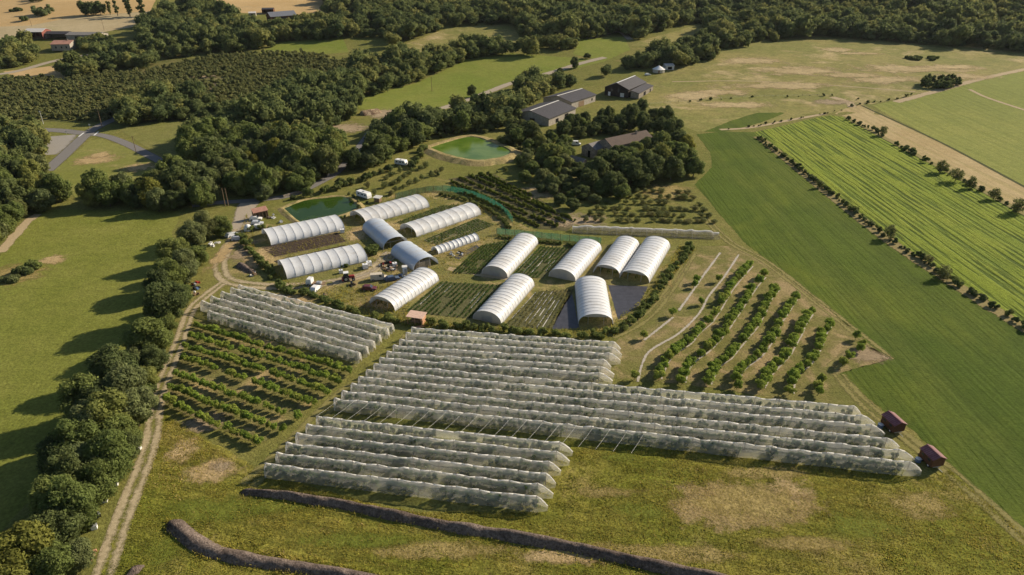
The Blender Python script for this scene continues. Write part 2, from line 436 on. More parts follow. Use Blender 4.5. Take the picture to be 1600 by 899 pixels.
def ribbon(name, px, width, mat, off=.03, step=2.0, kind='structure', cross=5):
    L = smooth_line([G(u, v) for u, v in px], step)
    V = []; F = []; UV = []
    ws = width if isinstance(width, (list, tuple)) else [width, width]
    for i, p in enumerate(L):
        d = (L[min(i + 1, len(L) - 1)] - L[max(i - 1, 0)]); n = Vector((-d.y, d.x, 0)).normalized()
        w = ws[0] + (ws[1] - ws[0]) * i / max(1, len(L) - 1)
        for k in range(cross):
            t = -1 + 2 * k / (cross - 1); q = p + n * (t * w / 2)
            V.append((q.x, q.y, height(q.x, q.y) + off)); UV.append((t, i))
    for i in range(len(L) - 1):
        for k in range(cross - 1):
            a = i * cross + k; F.append((a, a + cross, a + cross + 1, a + 1)[::-1])
    me = bpy.data.meshes.new(name); me.from_pydata(V, [], F); me.materials.append(mat)
    uvl = me.uv_layers.new(name='uv')
    for lp in me.loops: uvl.data[lp.index].uv = UV[lp.vertex_index]
    me.update(); o = link(name, me)
    if kind: o['kind'] = kind
    return o
def patch(name, u, v, ru, rv, mat, off=.05, rot=0.0):
    """an uneven area of other ground cover round a point"""
    c = G(u, v); rx = (G(u + ru, v) - c).length; ry = (G(u, v - rv) - c).length
    V = []; F = []; UV = []; K = 24; RN = 5
    for i in range(RN + 1):
        r = i / RN
        for k in range(K):
            a = 2 * math.pi * k / K; x = math.cos(a) * r * rx * 1.3; y = math.sin(a) * r * ry * 1.3
            xx = c.x + x * math.cos(rot) - y * math.sin(rot); yy = c.y + x * math.sin(rot) + y * math.cos(rot)
            V.append((xx, yy, height(xx, yy) + off)); UV.append((r * math.cos(a) * 1.3, r * math.sin(a) * 1.3))
    for i in range(RN):
        for k in range(K):
            k2 = (k + 1) % K; F.append((i * K + k, (i + 1) * K + k, (i + 1) * K + k2, i * K + k2))
    me = bpy.data.meshes.new(name); me.from_pydata(V, [], F); me.materials.append(mat)
    uvl = me.uv_layers.new(name='uv')
    for lp in me.loops: uvl.data[lp.index].uv = UV[lp.vertex_index]
    me.update(); o = link(name, me); o['kind'] = 'structure'; return o

# ------------------------------------------------------------------ ground and fields
m_ground = field('rough_grass', (.15, .155, .038), (.19, .175, .05), (.30, .235, .09), .02, .15, 1.8, (.56, .8), .05, bump=.3, contrast=.38)
xs = np.concatenate([np.linspace(-9000, -900, 10), np.linspace(-880, 880, 89), np.linspace(900, 9000, 10)])
ys = np.concatenate([np.linspace(-6000, -50, 6), np.linspace(0, 1500, 76), np.linspace(1700, 12000, 10)])
gv = [(x, y, height(x, y)) for y in ys for x in xs]; nx = len(xs)
gf = [(j * nx + i, j * nx + i + 1, (j + 1) * nx + i + 1, (j + 1) * nx + i) for j in range(len(ys) - 1) for i in range(nx - 1)]
me = bpy.data.meshes.new('ground'); me.from_pydata(gv, [], gf); me.materials.append(m_ground); me.update()
tag(link('ground', me), kind='structure')

m_left = field('left_meadow', (.16, .175, .033), (.205, .206, .047), (.29, .24, .088), .018, .09, 1.4, (.60, .85), .035, bump=.25, contrast=.3)
sheet('meadow', [(0, 400), (40, 345), (60, 328), (285, 330), (270, 360), (262, 430), (245, 520), (150, 620), (60, 760), (0, 840), (-160, 920), (-160, 500)], m_left, .02)
pb = perp_of((1300, 250), (1500, 390))
m_bright = field('lime_green_crop', (.19, .24, .028), (.23, .265, .038), (.155, .205, .03), .01, .1, 2.0, (.5, .75), .06,
                 rows=[(pb, 2.4, (.075, .108, .02), .95, 3.0), (pb, 8.0, (.14, .19, .028), .5, 5.0)], bump=.5, contrast=.3)
sheet('field', [(1178, 207), (1240, 193), (1300, 178), (1322, 184), (1460, 258), (1600, 335), (1800, 440), (1800, 630), (1600, 512), (1480, 436), (1390, 376), (1290, 298), (1195, 222)], m_bright, .03)
m_dk = field('deep_green_crop', (.068, .102, .014), (.09, .125, .017), (.135, .158, .022), .012, .06, 1.6, (.46, .72), .018,
             rows=[(pb, 22.0, (.11, .12, .03), .25, .6), (pb, 9.0, (.058, .085, .013), .4, 2.5), (pb, 1.6, (.058, .085, .013), .35, 1.5)], bump=.2, contrast=.2)
sheet('field', [(1088, 210), (1130, 206), (1178, 207), (1195, 222), (1290, 298), (1390, 376), (1480, 436), (1600, 512), (1800, 630), (1800, 960), (1600, 832), (1490, 735), (1420, 668), (1385, 645), (1345, 612), (1312, 584), (1388, 562), (1330, 512), (1240, 440), (1170, 385), (1120, 330), (1085, 288), (1112, 262), (1110, 240)], m_dk, .03)
m_pale = field('pale_green_field', (.20, .22, .05), (.245, .25, .06), (.17, .205, .04), .008, .05, 1.2, (.55, .85), .02, rows=[(pb, 5.0, (.16, .185, .04), .4, 3)], bump=.2, contrast=.2)
sheet('field', [(1362, 165), (1440, 148), (1500, 133), (1600, 112), (1800, 75), (1800, 380), (1600, 292), (1480, 228)], m_pale, .05)
m_tan = field('cut_hay_strip', (.37, .275, .13), (.43, .33, .17), (.27, .25, .08), .02, .12, 1.5, (.58, .8), .06, rows=[(pb, 4.0, (.3, .25, .1), .5, 2)], bump=.15, contrast=.2)
sheet('field', [(1305, 178), (1325, 166), (1348, 164), (1480, 226), (1600, 291), (1800, 379), (1800, 440), (1600, 334), (1460, 257), (1325, 184)], m_tan, .045)
m_past = field('dry_pasture', (.185, .185, .052), (.26, .225, .078), (.42, .325, .165), .02, .09, .7, (.52, .72), .03, bump=.2, contrast=.3)
sheet('field', [(1010, 130), (1060, 100), (1125, 82), (1200, 62), (1280, 55), (1400, 62), (1500, 70), (1600, 78), (1800, 88), (1800, 78), (1600, 112), (1500, 132), (1400, 155), (1320, 172), (1200, 195), (1120, 206), (1088, 206), (1050, 190), (1010, 165)], m_past, .04)
sheet('field', [(1100, 206), (1140, 190), (1200, 171), (1232, 174), (1215, 182), (1180, 195), (1130, 207)], m_dk, .07)
m_mid = field('bright_meadow', (.16, .195, .034), (.20, .215, .046), (.225, .215, .06), .012, .06, 1.0, (.55, .85), .02, bump=.2, contrast=.2)
sheet('field', [(557, 155), (625, 137), (650, 130), (740, 88), (800, 84), (890, 90), (945, 96), (860, 116), (800, 130), (740, 152), (690, 172), (620, 175), (560, 170)], m_mid, .05)
sheet('field', [(610, 78), (700, 44), (800, 38), (815, 66), (740, 72), (640, 86)], m_past, .05)
sheet('field', [(400, 85), (440, 66), (535, 58), (545, 82), (430, 90)], m_mid, .05)
sheet('field', [(895, 85), (905, 62), (975, 58), (985, 78), (945, 96)], m_mid, .05)
sheet('field', [(985, 72), (1010, 62), (1080, 42), (1115, 34), (1090, 52), (1040, 72)], m_past, .05)
m_wheat = field('ripe_wheat', (.44, .30, .135), (.50, .35, .17), (.42, .31, .16), .01, .05, 1.0, bump=.12, contrast=.12)
m_stub = field('pale_stubble', (.39, .31, .175), (.44, .355, .21), (.30, .265, .12), .01, .06, 1.0, bump=.12, contrast=.14)
sheet('field', [(-200, -20), (260, -20), (235, 18), (110, 28), (50, 40), (-200, 52)], m_wheat, .05)
sheet('field', [(-200, 52), (50, 40), (110, 28), (235, 18), (222, 40), (165, 50), (60, 62), (-200, 76)], m_stub, .06)
sheet('field', [(330, -20), (505, -20), (512, 22), (470, 26), (400, 22), (345, 18)], m_wheat, .05)
sheet('field', [(5, 112), (60, 106), (105, 100), (110, 122), (40, 128)], m_wheat, .05)
sheet('field', [(78, 272), (105, 250), (140, 220), (160, 217), (200, 232), (262, 262), (240, 300), (120, 310)], field('dry_green_triangle', (.18, .19, .045), (.215, .21, .06), (.34, .27, .12), .02, .1, 1.2, (.57, .78), .05, contrast=.25), .04)
sheet('field', [(180, 200), (240, 190), (345, 188), (330, 220), (285, 255), (225, 228)], field('olive_meadow', (.16, .165, .045), (.20, .19, .06), None, .02, .1, 1.2, contrast=.25), .04)
m_scrubg = field('scrub_floor', (.11, .115, .035), (.17, .155, .055), (.34, .26, .13), .02, .08, 1.0, (.6, .75), .03, contrast=.25)
sheet('field', [(-200, 120), (100, 122), (240, 95), (420, 85), (560, 95), (540, 150), (400, 180), (200, 195), (60, 190), (-200, 200)], m_scrubg, .03)
m_bm = field('foreground_meadow', (.155, .165, .024), (.225, .20, .040), (.33, .25, .095), .03, .14, 1.6, (.5, .78), .06, rows=[(perp_of((420, 800), (900, 890)), 2.6, (.10, .105, .018), .45, 2)], bump=.35, contrast=.42)
sheet('meadow', [(250, 640), (330, 690), (420, 745), (640, 800), (840, 805), (870, 690), (1100, 700), (1430, 745), (1485, 735), (1600, 835), (1800, 960), (1800, 1050), (-100, 1050), (150, 899), (215, 760), (240, 690)], m_bm, .02)
m_aisle = field('orchard_sward', (.145, .145, .04), (.20, .175, .062), (.32, .24, .12), .03, .2, 2.0, (.44, .66), .12, contrast=.32)
sheet('orchard_floor', [(1090, 385), (1150, 385), (1240, 440), (1330, 512), (1388, 562), (1312, 584), (1385, 650), (1430, 690), (1340, 640), (1100, 605), (940, 590), (960, 535), (1000, 510), (1060, 430)], m_aisle, .03)
sheet('orchard_floor', [(310, 498), (560, 572), (480, 640), (405, 695), (250, 630), (270, 560)], field('dry_orchard_sward', (.15, .145, .045), (.2, .175, .065), (.36, .27, .125), .04, .2, 1.8, (.5, .7), .1, contrast=.35), .03)

sheet('yard_grass', [(358, 395), (398, 348), (440, 352), (560, 332), (620, 302), (700, 297), (800, 345), (890, 382), (1062, 385), (1000, 482), (958, 517), (640, 508), (540, 482), (400, 442), (356, 430)], field('dry_yard_grass', (.16, .16, .046), (.225, .19, .07), (.40, .30, .14), .03, .18, 2.0, (.5, .68), .09, contrast=.38), .03)
m_dry = field('dry_grass', (.44, .315, .155), (.54, .40, .21), None, .05, .3, 2.0, contrast=.35, alpha='patch')
m_dryp = field('faded_grass', (.30, .23, .085), (.36, .28, .11), None, .05, .3, 2.0, contrast=.4, alpha='patch')
m_dryf = field('dry_pasture_patch', (.42, .32, .165), (.50, .39, .21), None, .03, .15, .8, contrast=.3, alpha='far')
m_lush = field('lush_grass', (.14, .165, .026), (.19, .205, .036), None, .05, .3, 2.0, contrast=.4, alpha='patch')
m_bare = field('bare_earth', (.33, .25, .155), (.40, .31, .2), None, .05, .3, 2.0, contrast=.3, alpha='patch')
for u, v, a, b, m in [(80, 407, 26, 9, m_dry), (150, 250, 40, 10, m_dry), (215, 262, 34, 9, m_dry), (155, 243, 20, 6, m_dry), (1170, 785, 130, 40, m_dryp), (1230, 770, 60, 28, m_dry), (1150, 795, 120, 38, m_dry), (1120, 770, 80, 20, m_dry), (1230, 790, 60, 26, m_dry), (1080, 790, 50, 22, m_dryp), (1200, 740, 80, 14, m_dryp), (950, 770, 60, 14, m_dryp), (1250, 850, 90, 16, m_dryp),
                      (330, 735, 55, 22, m_dry), (285, 705, 30, 25, m_dry), (320, 660, 40, 18, m_bare), (345, 730, 22, 10, m_bare), (420, 790, 70, 18, m_lush), (330, 800, 90, 25, m_lush), (1000, 800, 60, 22, m_lush), (970, 715, 40, 10, m_lush),
                      (260, 860, 50, 30, m_lush), (1000, 865, 200, 20, m_dryp), (880, 870, 110, 15, m_dry), (1300, 700, 60, 15, m_lush), (1440, 790, 60, 25, m_dryp), (1350, 820, 70, 25, m_lush), (700, 860, 160, 18, m_dryp), (560, 845, 120, 16, m_lush),
                      (400, 405, 25, 22, m_dry), (380, 395, 20, 18, m_bare), (345, 400, 14, 26, m_dry), (600, 470, 40, 18, m_dry), (630, 445, 26, 10, m_dry), (600, 178, 30, 9, m_bare), (545, 200, 40, 10, m_bare), (1210, 135, 110, 7, m_dryf), (1380, 125, 90, 7, m_dryf),
                      (1330, 118, 70, 5, m_dryf), (1310, 78, 30, 4, m_dryf), (1345, 84, 40, 3, m_dryf), (1250, 110, 90, 8, m_dryf), (1420, 108, 120, 7, m_dryf), (1180, 95, 60, 6, m_dryf), (1150, 165, 80, 6, m_dryf), (1080, 150, 50, 8, m_dryf), (1500, 120, 60, 6, m_dryf), (1480, 105, 60, 4, m_dryf), (1130, 145, 60, 6, m_dryf), (1300, 160, 40, 5, m_bare), (1350, 555, 38, 14, m_bare), (1045, 440, 6, 14, m_dryp), (960, 270, 90, 22, m_bare), (850, 300, 40, 16, m_dry),
                      (500, 355, 40, 9, m_dry), (700, 385, 60, 20, m_dryp), (560, 365, 22, 16, m_dry), (1040, 300, 50, 16, m_dryp), (330, 135, 30, 6, m_bare), (320, 120, 26, 4, m_bare), (235, 138, 18, 4, m_bare), (20, 430, 60, 18, m_dryp), (900, 345, 60, 14, m_bare), (460, 470, 40, 10, m_dry), (430, 465, 30, 8, m_bare)]:
    patch('grass_patch' if m not in (m_bare,) else 'earth_patch', u, v, a, b, m, .06 + rnd.random() * .03 + (0.08 if v < 206 else 0))

# roads, lanes, tracks
ribbon('road', [(72, 268), (100, 243), (132, 213), (150, 200), (175, 188), (195, 178)], 7, M['asphalt'], .06)
ribbon('road', [(136, 209), (165, 213), (200, 226), (235, 244), (270, 262), (300, 275)], 6, M['asphalt'], .068)
ribbon('road', [(62, 203), (90, 204), (136, 209)], 8, M['asphalt'], .076)
ribbon('car_park', [(98, 212), (88, 225), (66, 243)], 15, track_mat('car_park_gravel', (.27, .25, .22), (.33, .30, .26), False, .2), .052)
ribbon('road', [(300, 322), (340, 317), (400, 313), (455, 305), (500, 285), (530, 266), (560, 232), (580, 205)], 5.0, M['asphalt'], .06)
ribbon('lane', [(392, 312), (383, 330), (379, 345), (372, 362)], [9, 7], M['lane'], .05)
ribbon('lane', [(374, 358), (362, 378), (347, 402), (344, 422), (356, 438), (385, 445), (440, 448), (500, 444), (540, 437), (575, 427), (598, 410), (606, 398)], 4.6, M['rut'], .055, 1.5)
ribbon('lane', [(520, 442), (555, 434), (580, 426), (600, 408), (615, 395)], [3.5, 7], M['lane'], .05)
ribbon('lane', [(700, 420), (770, 432), (800, 436)], 3, M['dirt'], .05)
ribbon('dirt_track', [(352, 440), (330, 456), (308, 474), (296, 490), (282, 530), (268, 565), (252, 605), (243, 640), (238, 680), (225, 725), (205, 775), (188, 820), (168, 880), (140, 960)], [3.2, 3.9], M['rut'], .05, 1.2, cross=7)
ribbon('lane', [(690, 170), (740, 153), (800, 130), (860, 114), (905, 100), (945, 90)], 7, M['lane'], .09)
ribbon('lane', [(918, 60), (965, 50), (985, 62)], 7, M['lane'], .09)
ribbon('lane', [(-50, 122), (20, 113), (75, 98), (105, 92), (140, 86)], 8, M['lane'], .09)
ribbon('lane', [(883, -10), (880, 12), (886, 26)], 14, M['lane'], .09)
ribbon('grass_track', [(0, 395), (22, 370), (45, 345), (60, 335)], 4, M['dirt'], .05)
ribbon('dirt_track', [(1100, 340), (1140, 378), (1200, 412), (1300, 490), (1390, 562)], 3.4, M['faint'], .055)
ribbon('dirt_track', [(1310, 585), (1345, 625), (1400, 672), (1490, 742), (1610, 850)], 3.6, M['faint'], .055)
ribbon('dirt_track', [(1300, 575), (1345, 545), (1388, 562)], 3.2, M['faint'], .055)
ribbon('dirt_track', [(1082, 396), (1062, 430), (1038, 465), (1015, 492), (985, 513), (955, 526)], 3.2, M['faint'], .055)
ribbon('dirt_track', [(645, 520), (590, 585), (540, 612), (500, 650), (430, 720), (385, 760)], 4.2, M['faint'], .055)
ribbon('path', [(1400, 160), (1480, 138), (1540, 122), (1620, 105)], 6, M['dirt'], .09)
ribbon('path', [(1515, 140), (1540, 152), (1600, 172), (1660, 190)], 3, M['dirt'], .09)
ribbon('path', [(1050, 128), (1160, 127), (1290, 133), (1430, 144)], 2.0, M['dirt'], .09)
ribbon('path', [(1300, 152), (1325, 160), (1332, 168)], 6, M['dirt'], .09)
ribbon('path', [(1125, 203), (1170, 200), (1235, 188), (1290, 178)], 3.5, M['dirt'], .09)
for a, b in [((123, 214), (131, 208)), ((147, 212), (154, 206))]:
    p, q = G(*a), G(*b); d = (q - p); n = Vector((-d.y, d.x, 0)).normalized() * .35
    me = MB().poly([p - n, p + n, q + n, q - n]).mesh('road_marking', M['line'])
    for vv in me.vertices: vv.co.z += .1
    tag(link('road_marking', me), kind='structure')
ribbon('grass_bank', [(1182, 214), (1195, 222), (1290, 299), (1390, 377), (1480, 437), (1600, 513), (1700, 575)], 5.5, track_mat('bank_grass', (.20, .165, .065), (.30, .24, .11), False, .45, .6), .09, 2)
ribbon('grass_bank', [(1322, 184), (1460, 257), (1600, 334), (1700, 388)], 3.5, track_mat('strip_edge_grass', (.19, .175, .06), (.28, .23, .10), False, .5, .6), .09, 2)
ribbon('ditch', [(1346, 165), (1400, 190), (1480, 228), (1600, 292), (1700, 345)], 2.0, track_mat('ditch_grass', (.05, .06, .02), (.07, .075, .025), False, .3), .08)

# ------------------------------------------------------------------ trees: library of crowns and trunks
def quadball():
    V = []; F = []; idx = {}
    def add(p):
        p = tuple(round(c, 4) for c in p)
        if p not in idx: idx[p] = len(V); V.append(p)
        return idx[p]
    for ax in range(3):
        for s in (-1, 1):
            for i in range(2):
                for j in range(2):
                    q = []
                    for a, b in ((i, j), (i + 1, j), (i + 1, j + 1), (i, j + 1)):
                        p = [0, 0, 0]; p[ax] = s; p[(ax + 1) % 3] = a - 1; p[(ax + 2) % 3] = b - 1; q.append(add(p))
                    F.append(q if s > 0 else q[::-1])
    V = np.array(V, float); V /= np.linalg.norm(V, axis=1)[:, None]
    return V, np.array(F)
QBV, QBF = quadball()

def crown_arrays(seed, H, R, nb, nl, leaf, base=.22, shape='round', core=.8, up=.25, lob=(.26, .44), fuzz=(.82, 1.16)):
    """leaf clumps (kites) over lumpy sub-crowns; height H, radius R, ground at 0"""
    r = np.random.RandomState(seed)
    cz = H * (base + 1) / 2; hz = H * (1 - base) / 2
    B = []
    while len(B) < nb:
        p = r.uniform(-1, 1, 3)
        if np.linalg.norm(p) > 1: continue
        rr = R * r.uniform(*lob)
        if shape == 'cone': w = max(.12, (1 - p[2]) / 2); p = np.array([p[0] * w, p[1] * w, p[2]]); rr *= (.45 + w * .7)
        if shape == 'tall': rr *= .8
        c = np.array([p[0] * R * .72, p[1] * R * .72, cz + p[2] * (hz - rr * .7)])
        c[2] = max(c[2], rr * .7 + H * base * .4)
        B.append((c, rr))
    V = []; Q = []
    cen = np.array([b[0] for b in B]); rad = np.array([b[1] for b in B])
    n0 = 0
    if core:
        for c, rr in B:
            V.append(QBV * rr * core * (1 + .18 * r.uniform(-1, 1, (len(QBV), 1))) + c); Q.append(QBF + n0); n0 += len(QBV)
    w = rad ** 2; w /= w.sum()
    k = r.choice(len(B), int(nl * 1.9), p=w)
    d = r.normal(size=(len(k), 3)); d[:, 2] += up; d /= np.linalg.norm(d, axis=1)[:, None]
    p = cen[k] + d * (rad[k] * r.uniform(*fuzz, len(k)))[:, None]
    dist = np.linalg.norm(p[:, None, :] - cen[None], axis=2) / rad[None]
    dist[np.arange(len(k)), k] = 9
    keep = (dist.min(1) > .8) & (p[:, 2] > .15)
    p = p[keep][:nl]; d = d[keep][:nl]; n = len(p)
    nr = d + r.normal(size=(n, 3)) * .42; nr /= np.linalg.norm(nr, axis=1)[:, None]
    a = np.cross(nr, r.normal(size=(n, 3))); a /= np.linalg.norm(a, axis=1)[:, None] + 1e-9
    b = np.cross(nr, a)
    s = leaf * r.uniform(.6, 1.35, n)[:, None]
    kv = np.stack([p - a * s, p - b * s * .55 + nr * s * .15, p + a * s, p + b * s * .62], 1).reshape(-1, 3)
    V.append(kv); Q.append(np.arange(n * 4).reshape(-1, 4) + n0)
    return np.concatenate(V), np.concatenate(Q)

def trunk_arrays(seed, H, R, base=.3, k=6, limbs=4, r0=None):
    r = random.Random(seed); mb = MB(); r0 = r0 or H * .028
    top = Vector((r.uniform(-.3, .3), r.uniform(-.3, .3), H * .62))
    mb.tube([(0, 0, -.3), (r.uniform(-.1, .1), 0, H * .15), (0, r.uniform(-.2, .2), H * .35), top], r0, k, r0 * .35, False)
    for i in range(limbs):
        a = 2 * math.pi * (i + r.random() * .5) / limbs; z = H * r.uniform(.18, .4)
        mb.tube([(0, 0, z), (math.cos(a) * R * .3, math.sin(a) * R * .3, z + H * .12), (math.cos(a) * R * .6, math.sin(a) * R * .6, z + H * .26)], r0 * .5, 5, r0 * .18, False)
    return np.array(mb.v), np.array([f for f in mb.f if len(f) == 4])

def crown_mesh(name, mat, *a, **k):
    V, Q = crown_arrays(*a, **k); return qmesh(name, V, Q, [mat])
def trunk_mesh(name, *a, **k):
    V, Q = trunk_arrays(*a, **k); return qmesh(name, V, Q, [M['bark']], smooth=True)
def whole_mesh(name, mat, seed, H, R, nb, nl, leaf, **k):
    """crown and trunk in one mesh, for trees only a few pixels high"""
    V, Q = crown_arrays(seed, H, R, nb, nl, leaf, **k); V2, Q2 = trunk_arrays(seed, H, R, limbs=0, k=5)
    return qmesh(name, np.concatenate([V, V2]), np.concatenate([Q, Q2 + len(V)]), [mat, M['bark']], [0] * len(Q) + [1] * len(Q2))

LIB = {}
for key, mat in (('oak', M['leaf']), ('dark', M['leaf_dark']), ('grey', M['leaf_grey']), ('gold', M['leaf_gold'])):
    LIB[key, 'near'] = [(crown_mesh('crown', mat, 100 + i, 10, 4.6, 52, 8200, .27, base=.04, core=.8, lob=(.15, .34), fuzz=(.75, 1.35)), trunk_mesh('trunk', 100 + i, 10, 4.6)) for i in range(4 if key in ('oak', 'dark') else 2)]
    LIB[key, 'mid'] = [(crown_mesh('crown', mat, 200 + i, 10, 4.6, 34, 3200, .40, base=.04, core=.84, lob=(.18, .38), fuzz=(.8, 1.3)), trunk_mesh('trunk', 200 + i, 10, 4.6)) for i in range(4 if key in ('oak', 'dark') else 2)]
    LIB[key, 'far'] = [whole_mesh('tree', mat, 300 + i, 10, 4.7, 22, 1500, .55, base=.03, core=.86, lob=(.16, .46), fuzz=(.7, 1.4)) for i in range(5 if key in ('oak', 'dark') else 2)]
LIB['ragged'] = [(crown_mesh('crown', M['leaf_ragged'], 450 + i, 10, 4.6, 26, 900, .5, base=.06, core=.0, lob=(.15, .4), fuzz=(.4, 1.4)), trunk_mesh('trunk', 450 + i, 10, 4.6)) for i in range(4)]
LIB['conifer'] = [(crown_mesh('crown', M['leaf_dark'], 400, 10, 3.2, 30, 2200, .4, base=.04, shape='cone'), trunk_mesh('trunk', 400, 10, 2, limbs=0))]
LIB['poplar'] = [whole_mesh('tree', M['leaf_dark'], 410 + i, 14, 2.4, 18, 700, .6, base=.08, shape='tall') for i in range(2)]
LIB['shrub'] = [crown_mesh('shrub', M['leaf'], 500 + i, 2.2, 1.3, 9, 420, .24, base=0.0) for i in range(4)]
LIB['shrub_dark'] = [crown_mesh('shrub', M['leaf_dark'], 520 + i, 2.2, 1.3, 9, 420, .24, base=0.0) for i in range(3)]
LIB['shrub_grey'] = [crown_mesh('shrub', M['leaf_grey'], 530 + i, 2.2, 1.3, 9, 420, .24, base=0.0) for i in range(3)]
LIB['fruit'] = [(crown_mesh('crown', M['leaf_fruit'], 600 + i, 2.6, 1.2, 14, 620, .17, base=.2, core=.6, lob=(.2, .42), fuzz=(.7, 1.35)), trunk_mesh('trunk', 600 + i, 2.6, 1.0, limbs=3, k=5, r0=.06)) for i in range(6)]
LIB['fruit_one'] = [whole_mesh('fruit_tree', M['leaf_fruit'], 620 + i, 2.6, 1.0, 7, 260, .2, base=.2) for i in range(4)]
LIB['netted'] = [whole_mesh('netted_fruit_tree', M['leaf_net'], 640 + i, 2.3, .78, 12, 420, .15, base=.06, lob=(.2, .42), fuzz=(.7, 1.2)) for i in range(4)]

def place_tree(name, p, h, r, kind, lod, label, group=None, cat='tree', i=None):
    lib = LIB[kind, lod] if lod else LIB[kind]
    i = rnd.randrange(len(lib)) if i is None else i % len(lib)
    H0 = {'conifer': 10, 'poplar': 14, 'fruit': 2.6}.get(kind, 10); R0 = {'conifer': 3.2, 'poplar': 2.4, 'fruit': 1.2}.get(kind, 4.6)
    rz = rnd.random() * 6.283; sc = (r / R0, r / R0 * rnd.uniform(.9, 1.1), h / H0)
    if isinstance(lib[i], tuple):
        t = thing(name, label, cat, p, rz, group); t.scale = sc
        link('crown', lib[i][0], t); link('trunk', lib[i][1], t)
    else:
        t = link(name, lib[i], None, p, rz); t.scale = sc; tag(t, label, cat, group)
    return t

def C_(u, v, h):
    """base of a tree of height h whose crown centre shows at u, v"""
    p = G(u, v, h * .55); p.z = height(p.x, p.y); return p

# ------------------------------------------------------------------ ponds, heaps
def pond(px, zw, crest, toe, water, label_bank, lip=.5):
    W = [Vector(p[:2]) for p in smooth_line([(*G(u, v, zw)[:2], 0) for u, v in px + px[:1]], 1.5)][:-1]
    c = sum(W, Vector((0, 0))) / len(W)
    V = []; F = []; n = len(W); rings = [(-.4, zw - .6), (0, zw + .02), (.5, zw + lip), (crest, zw + lip), (toe, -.15)]
    for i, p in enumerate(W):
        d = (W[(i + 1) % n] - W[i - 1]).normalized(); o = Vector((d.y, -d.x))
        if o.dot(p - c) < 0: o = -o
        for (e, z) in rings:
            q = p + o * e * (1 + .25 * (float(vnoise(p.x, p.y, 3)) - .5)); V.append((q.x, q.y, z + .25 * (float(vnoise(q.x, q.y, 1.5, 3)) - .5) * (e > .2)))
    m = len(rings)
    for i in range(n):
        i2 = (i + 1) % n
        for k in range(m - 1): F.append((i * m + k, i * m + k + 1, i2 * m + k + 1, i2 * m + k))
    me = bpy.data.meshes.new('pond_bank'); me.from_pydata(V, [], F); me.materials.append(label_bank); me.update()
    tag(link('pond_bank', me), kind='structure')
    mw = MB().poly([(p.x, p.y, zw) for p in W]).mesh('pond_water', water)
    tag(link('pond_water', mw), kind='structure')
m_bank = field('dry_bank_grass', (.30, .235, .10), (.38, .30, .14), (.16, .165, .05), .05, .25, 1.5, (.5, .7), .1, bump=.4, contrast=.35)
pond([(444, 326), (475, 314), (505, 310), (537, 308), (556, 320), (557, 326), (525, 338), (490, 345), (470, 347)], .25, 1.2, 3.0, water_mat('green_water', (.022, .05, .006), (.04, .075, .010)), m_bank, .25)
pond([(672, 231), (700, 222), (735, 214), (765, 222), (796, 236), (788, 244), (765, 249), (740, 250), (705, 243)], 1.0, 2.6, 6.5, water_mat('pale_green_water', (.075, .135, .014), (.14, .20, .035), .12), m_bank, .35)

def heap(px, widths, h, name, label, cat, mat='gravel'):
    L = smooth_line([G(u, v) for u, v in px], .5); V = []; F = []; K = 15
    n = len(L)
    for i, p in enumerate(L):
        t = i / (n - 1); w = np.interp(t, np.linspace(0, 1, len(widths)), widths); e = min(1, i * .5 / 1.6, (n - 1 - i) * .5 / 1.6); e = math.sqrt(max(e, .02))
        d = (L[min(i + 1, n - 1)] - L[max(i - 1, 0)]).normalized(); nr = Vector((-d.y, d.x, 0))
        for k in range(K):
            s = -1 + 2 * k / (K - 1)
            prof = max(0, 1 - abs(s) ** 1.7)
            nz = float(vnoise(p.x * 1 + s * 3, p.y + s * 2, 1.3, 5)) - .5
            nb = float(vnoise(p.x, p.y, 4, 6)) - .5 + .2 * (float(vnoise(p.x + 40, p.y, 1.4, 16)) - .5)
            q = p + nr * (s * w / 2 * e * (1 + nb * .3)); V.append((q.x, q.y, -.05 + h * (w / widths[0]) ** .6 * prof * e * (1 + nb * .5) + nz * .2 * prof))
    for i in range(n - 1):
        for k in range(K - 1):
            a = i * K + k; F.append((a, a + 1, a + K + 1, a + K))
    me = bpy.data.meshes.new(name); me.from_pydata(V, [], F); me.materials.append(M[mat]); me.polygons.foreach_set('use_smooth', [True] * len(F)); me.update()
    return tag(link(name, me), label, cat)
heap([(378, 767), (400, 771), (450, 776), (490, 783), (530, 788), (585, 800), (640, 811), (700, 823), (760, 832), (820, 842), (880, 853), (950, 868), (1020, 884), (1090, 898), (1160, 916), (1230, 935)], [1.6, 2.2, 2.4, 2.6, 2.6, 2.6, 2.6], .95, 'gravel_ridge', 'long dark gravel ridge winding right below the nearest netted rows', 'gravel heap')
heap([(264, 815), (280, 827), (300, 844), (330, 860), (370, 871), (420, 880), (480, 889), (540, 899), (600, 910), (680, 925)], [3.4, 3.4, 2.7, 2.5, 2.5, 2.5], 1.2, 'gravel_ridge', 'long gravel ridge with a fat rounded head at the bottom left meadow', 'gravel heap')
heap([(196, 903), (205, 896), (217, 888), (226, 884)], [2.8, 3.2], 1.1, 'gravel_mound', 'small grey gravel mound cut by the bottom edge beside the dirt track', 'gravel heap')
heap([(372, 413), (385, 421), (398, 428)], [3.0, 3.0], 1.1, 'compost_heap', 'grey brown compost heap in dry grass inside the lane bend', 'heap')
heap([(562, 180), (578, 178), (594, 175)], [8, 7], 2.2, 'stump_pile', 'pile of stumps and brown earth at the near corner of the bright meadow', 'heap', 'stumps')
heap([(374, 770), (395, 773)], [1.8, 1.6], .5, 'stone_pile', 'low pile of pale stones at the left tip of the long gravel ridge', 'heap')

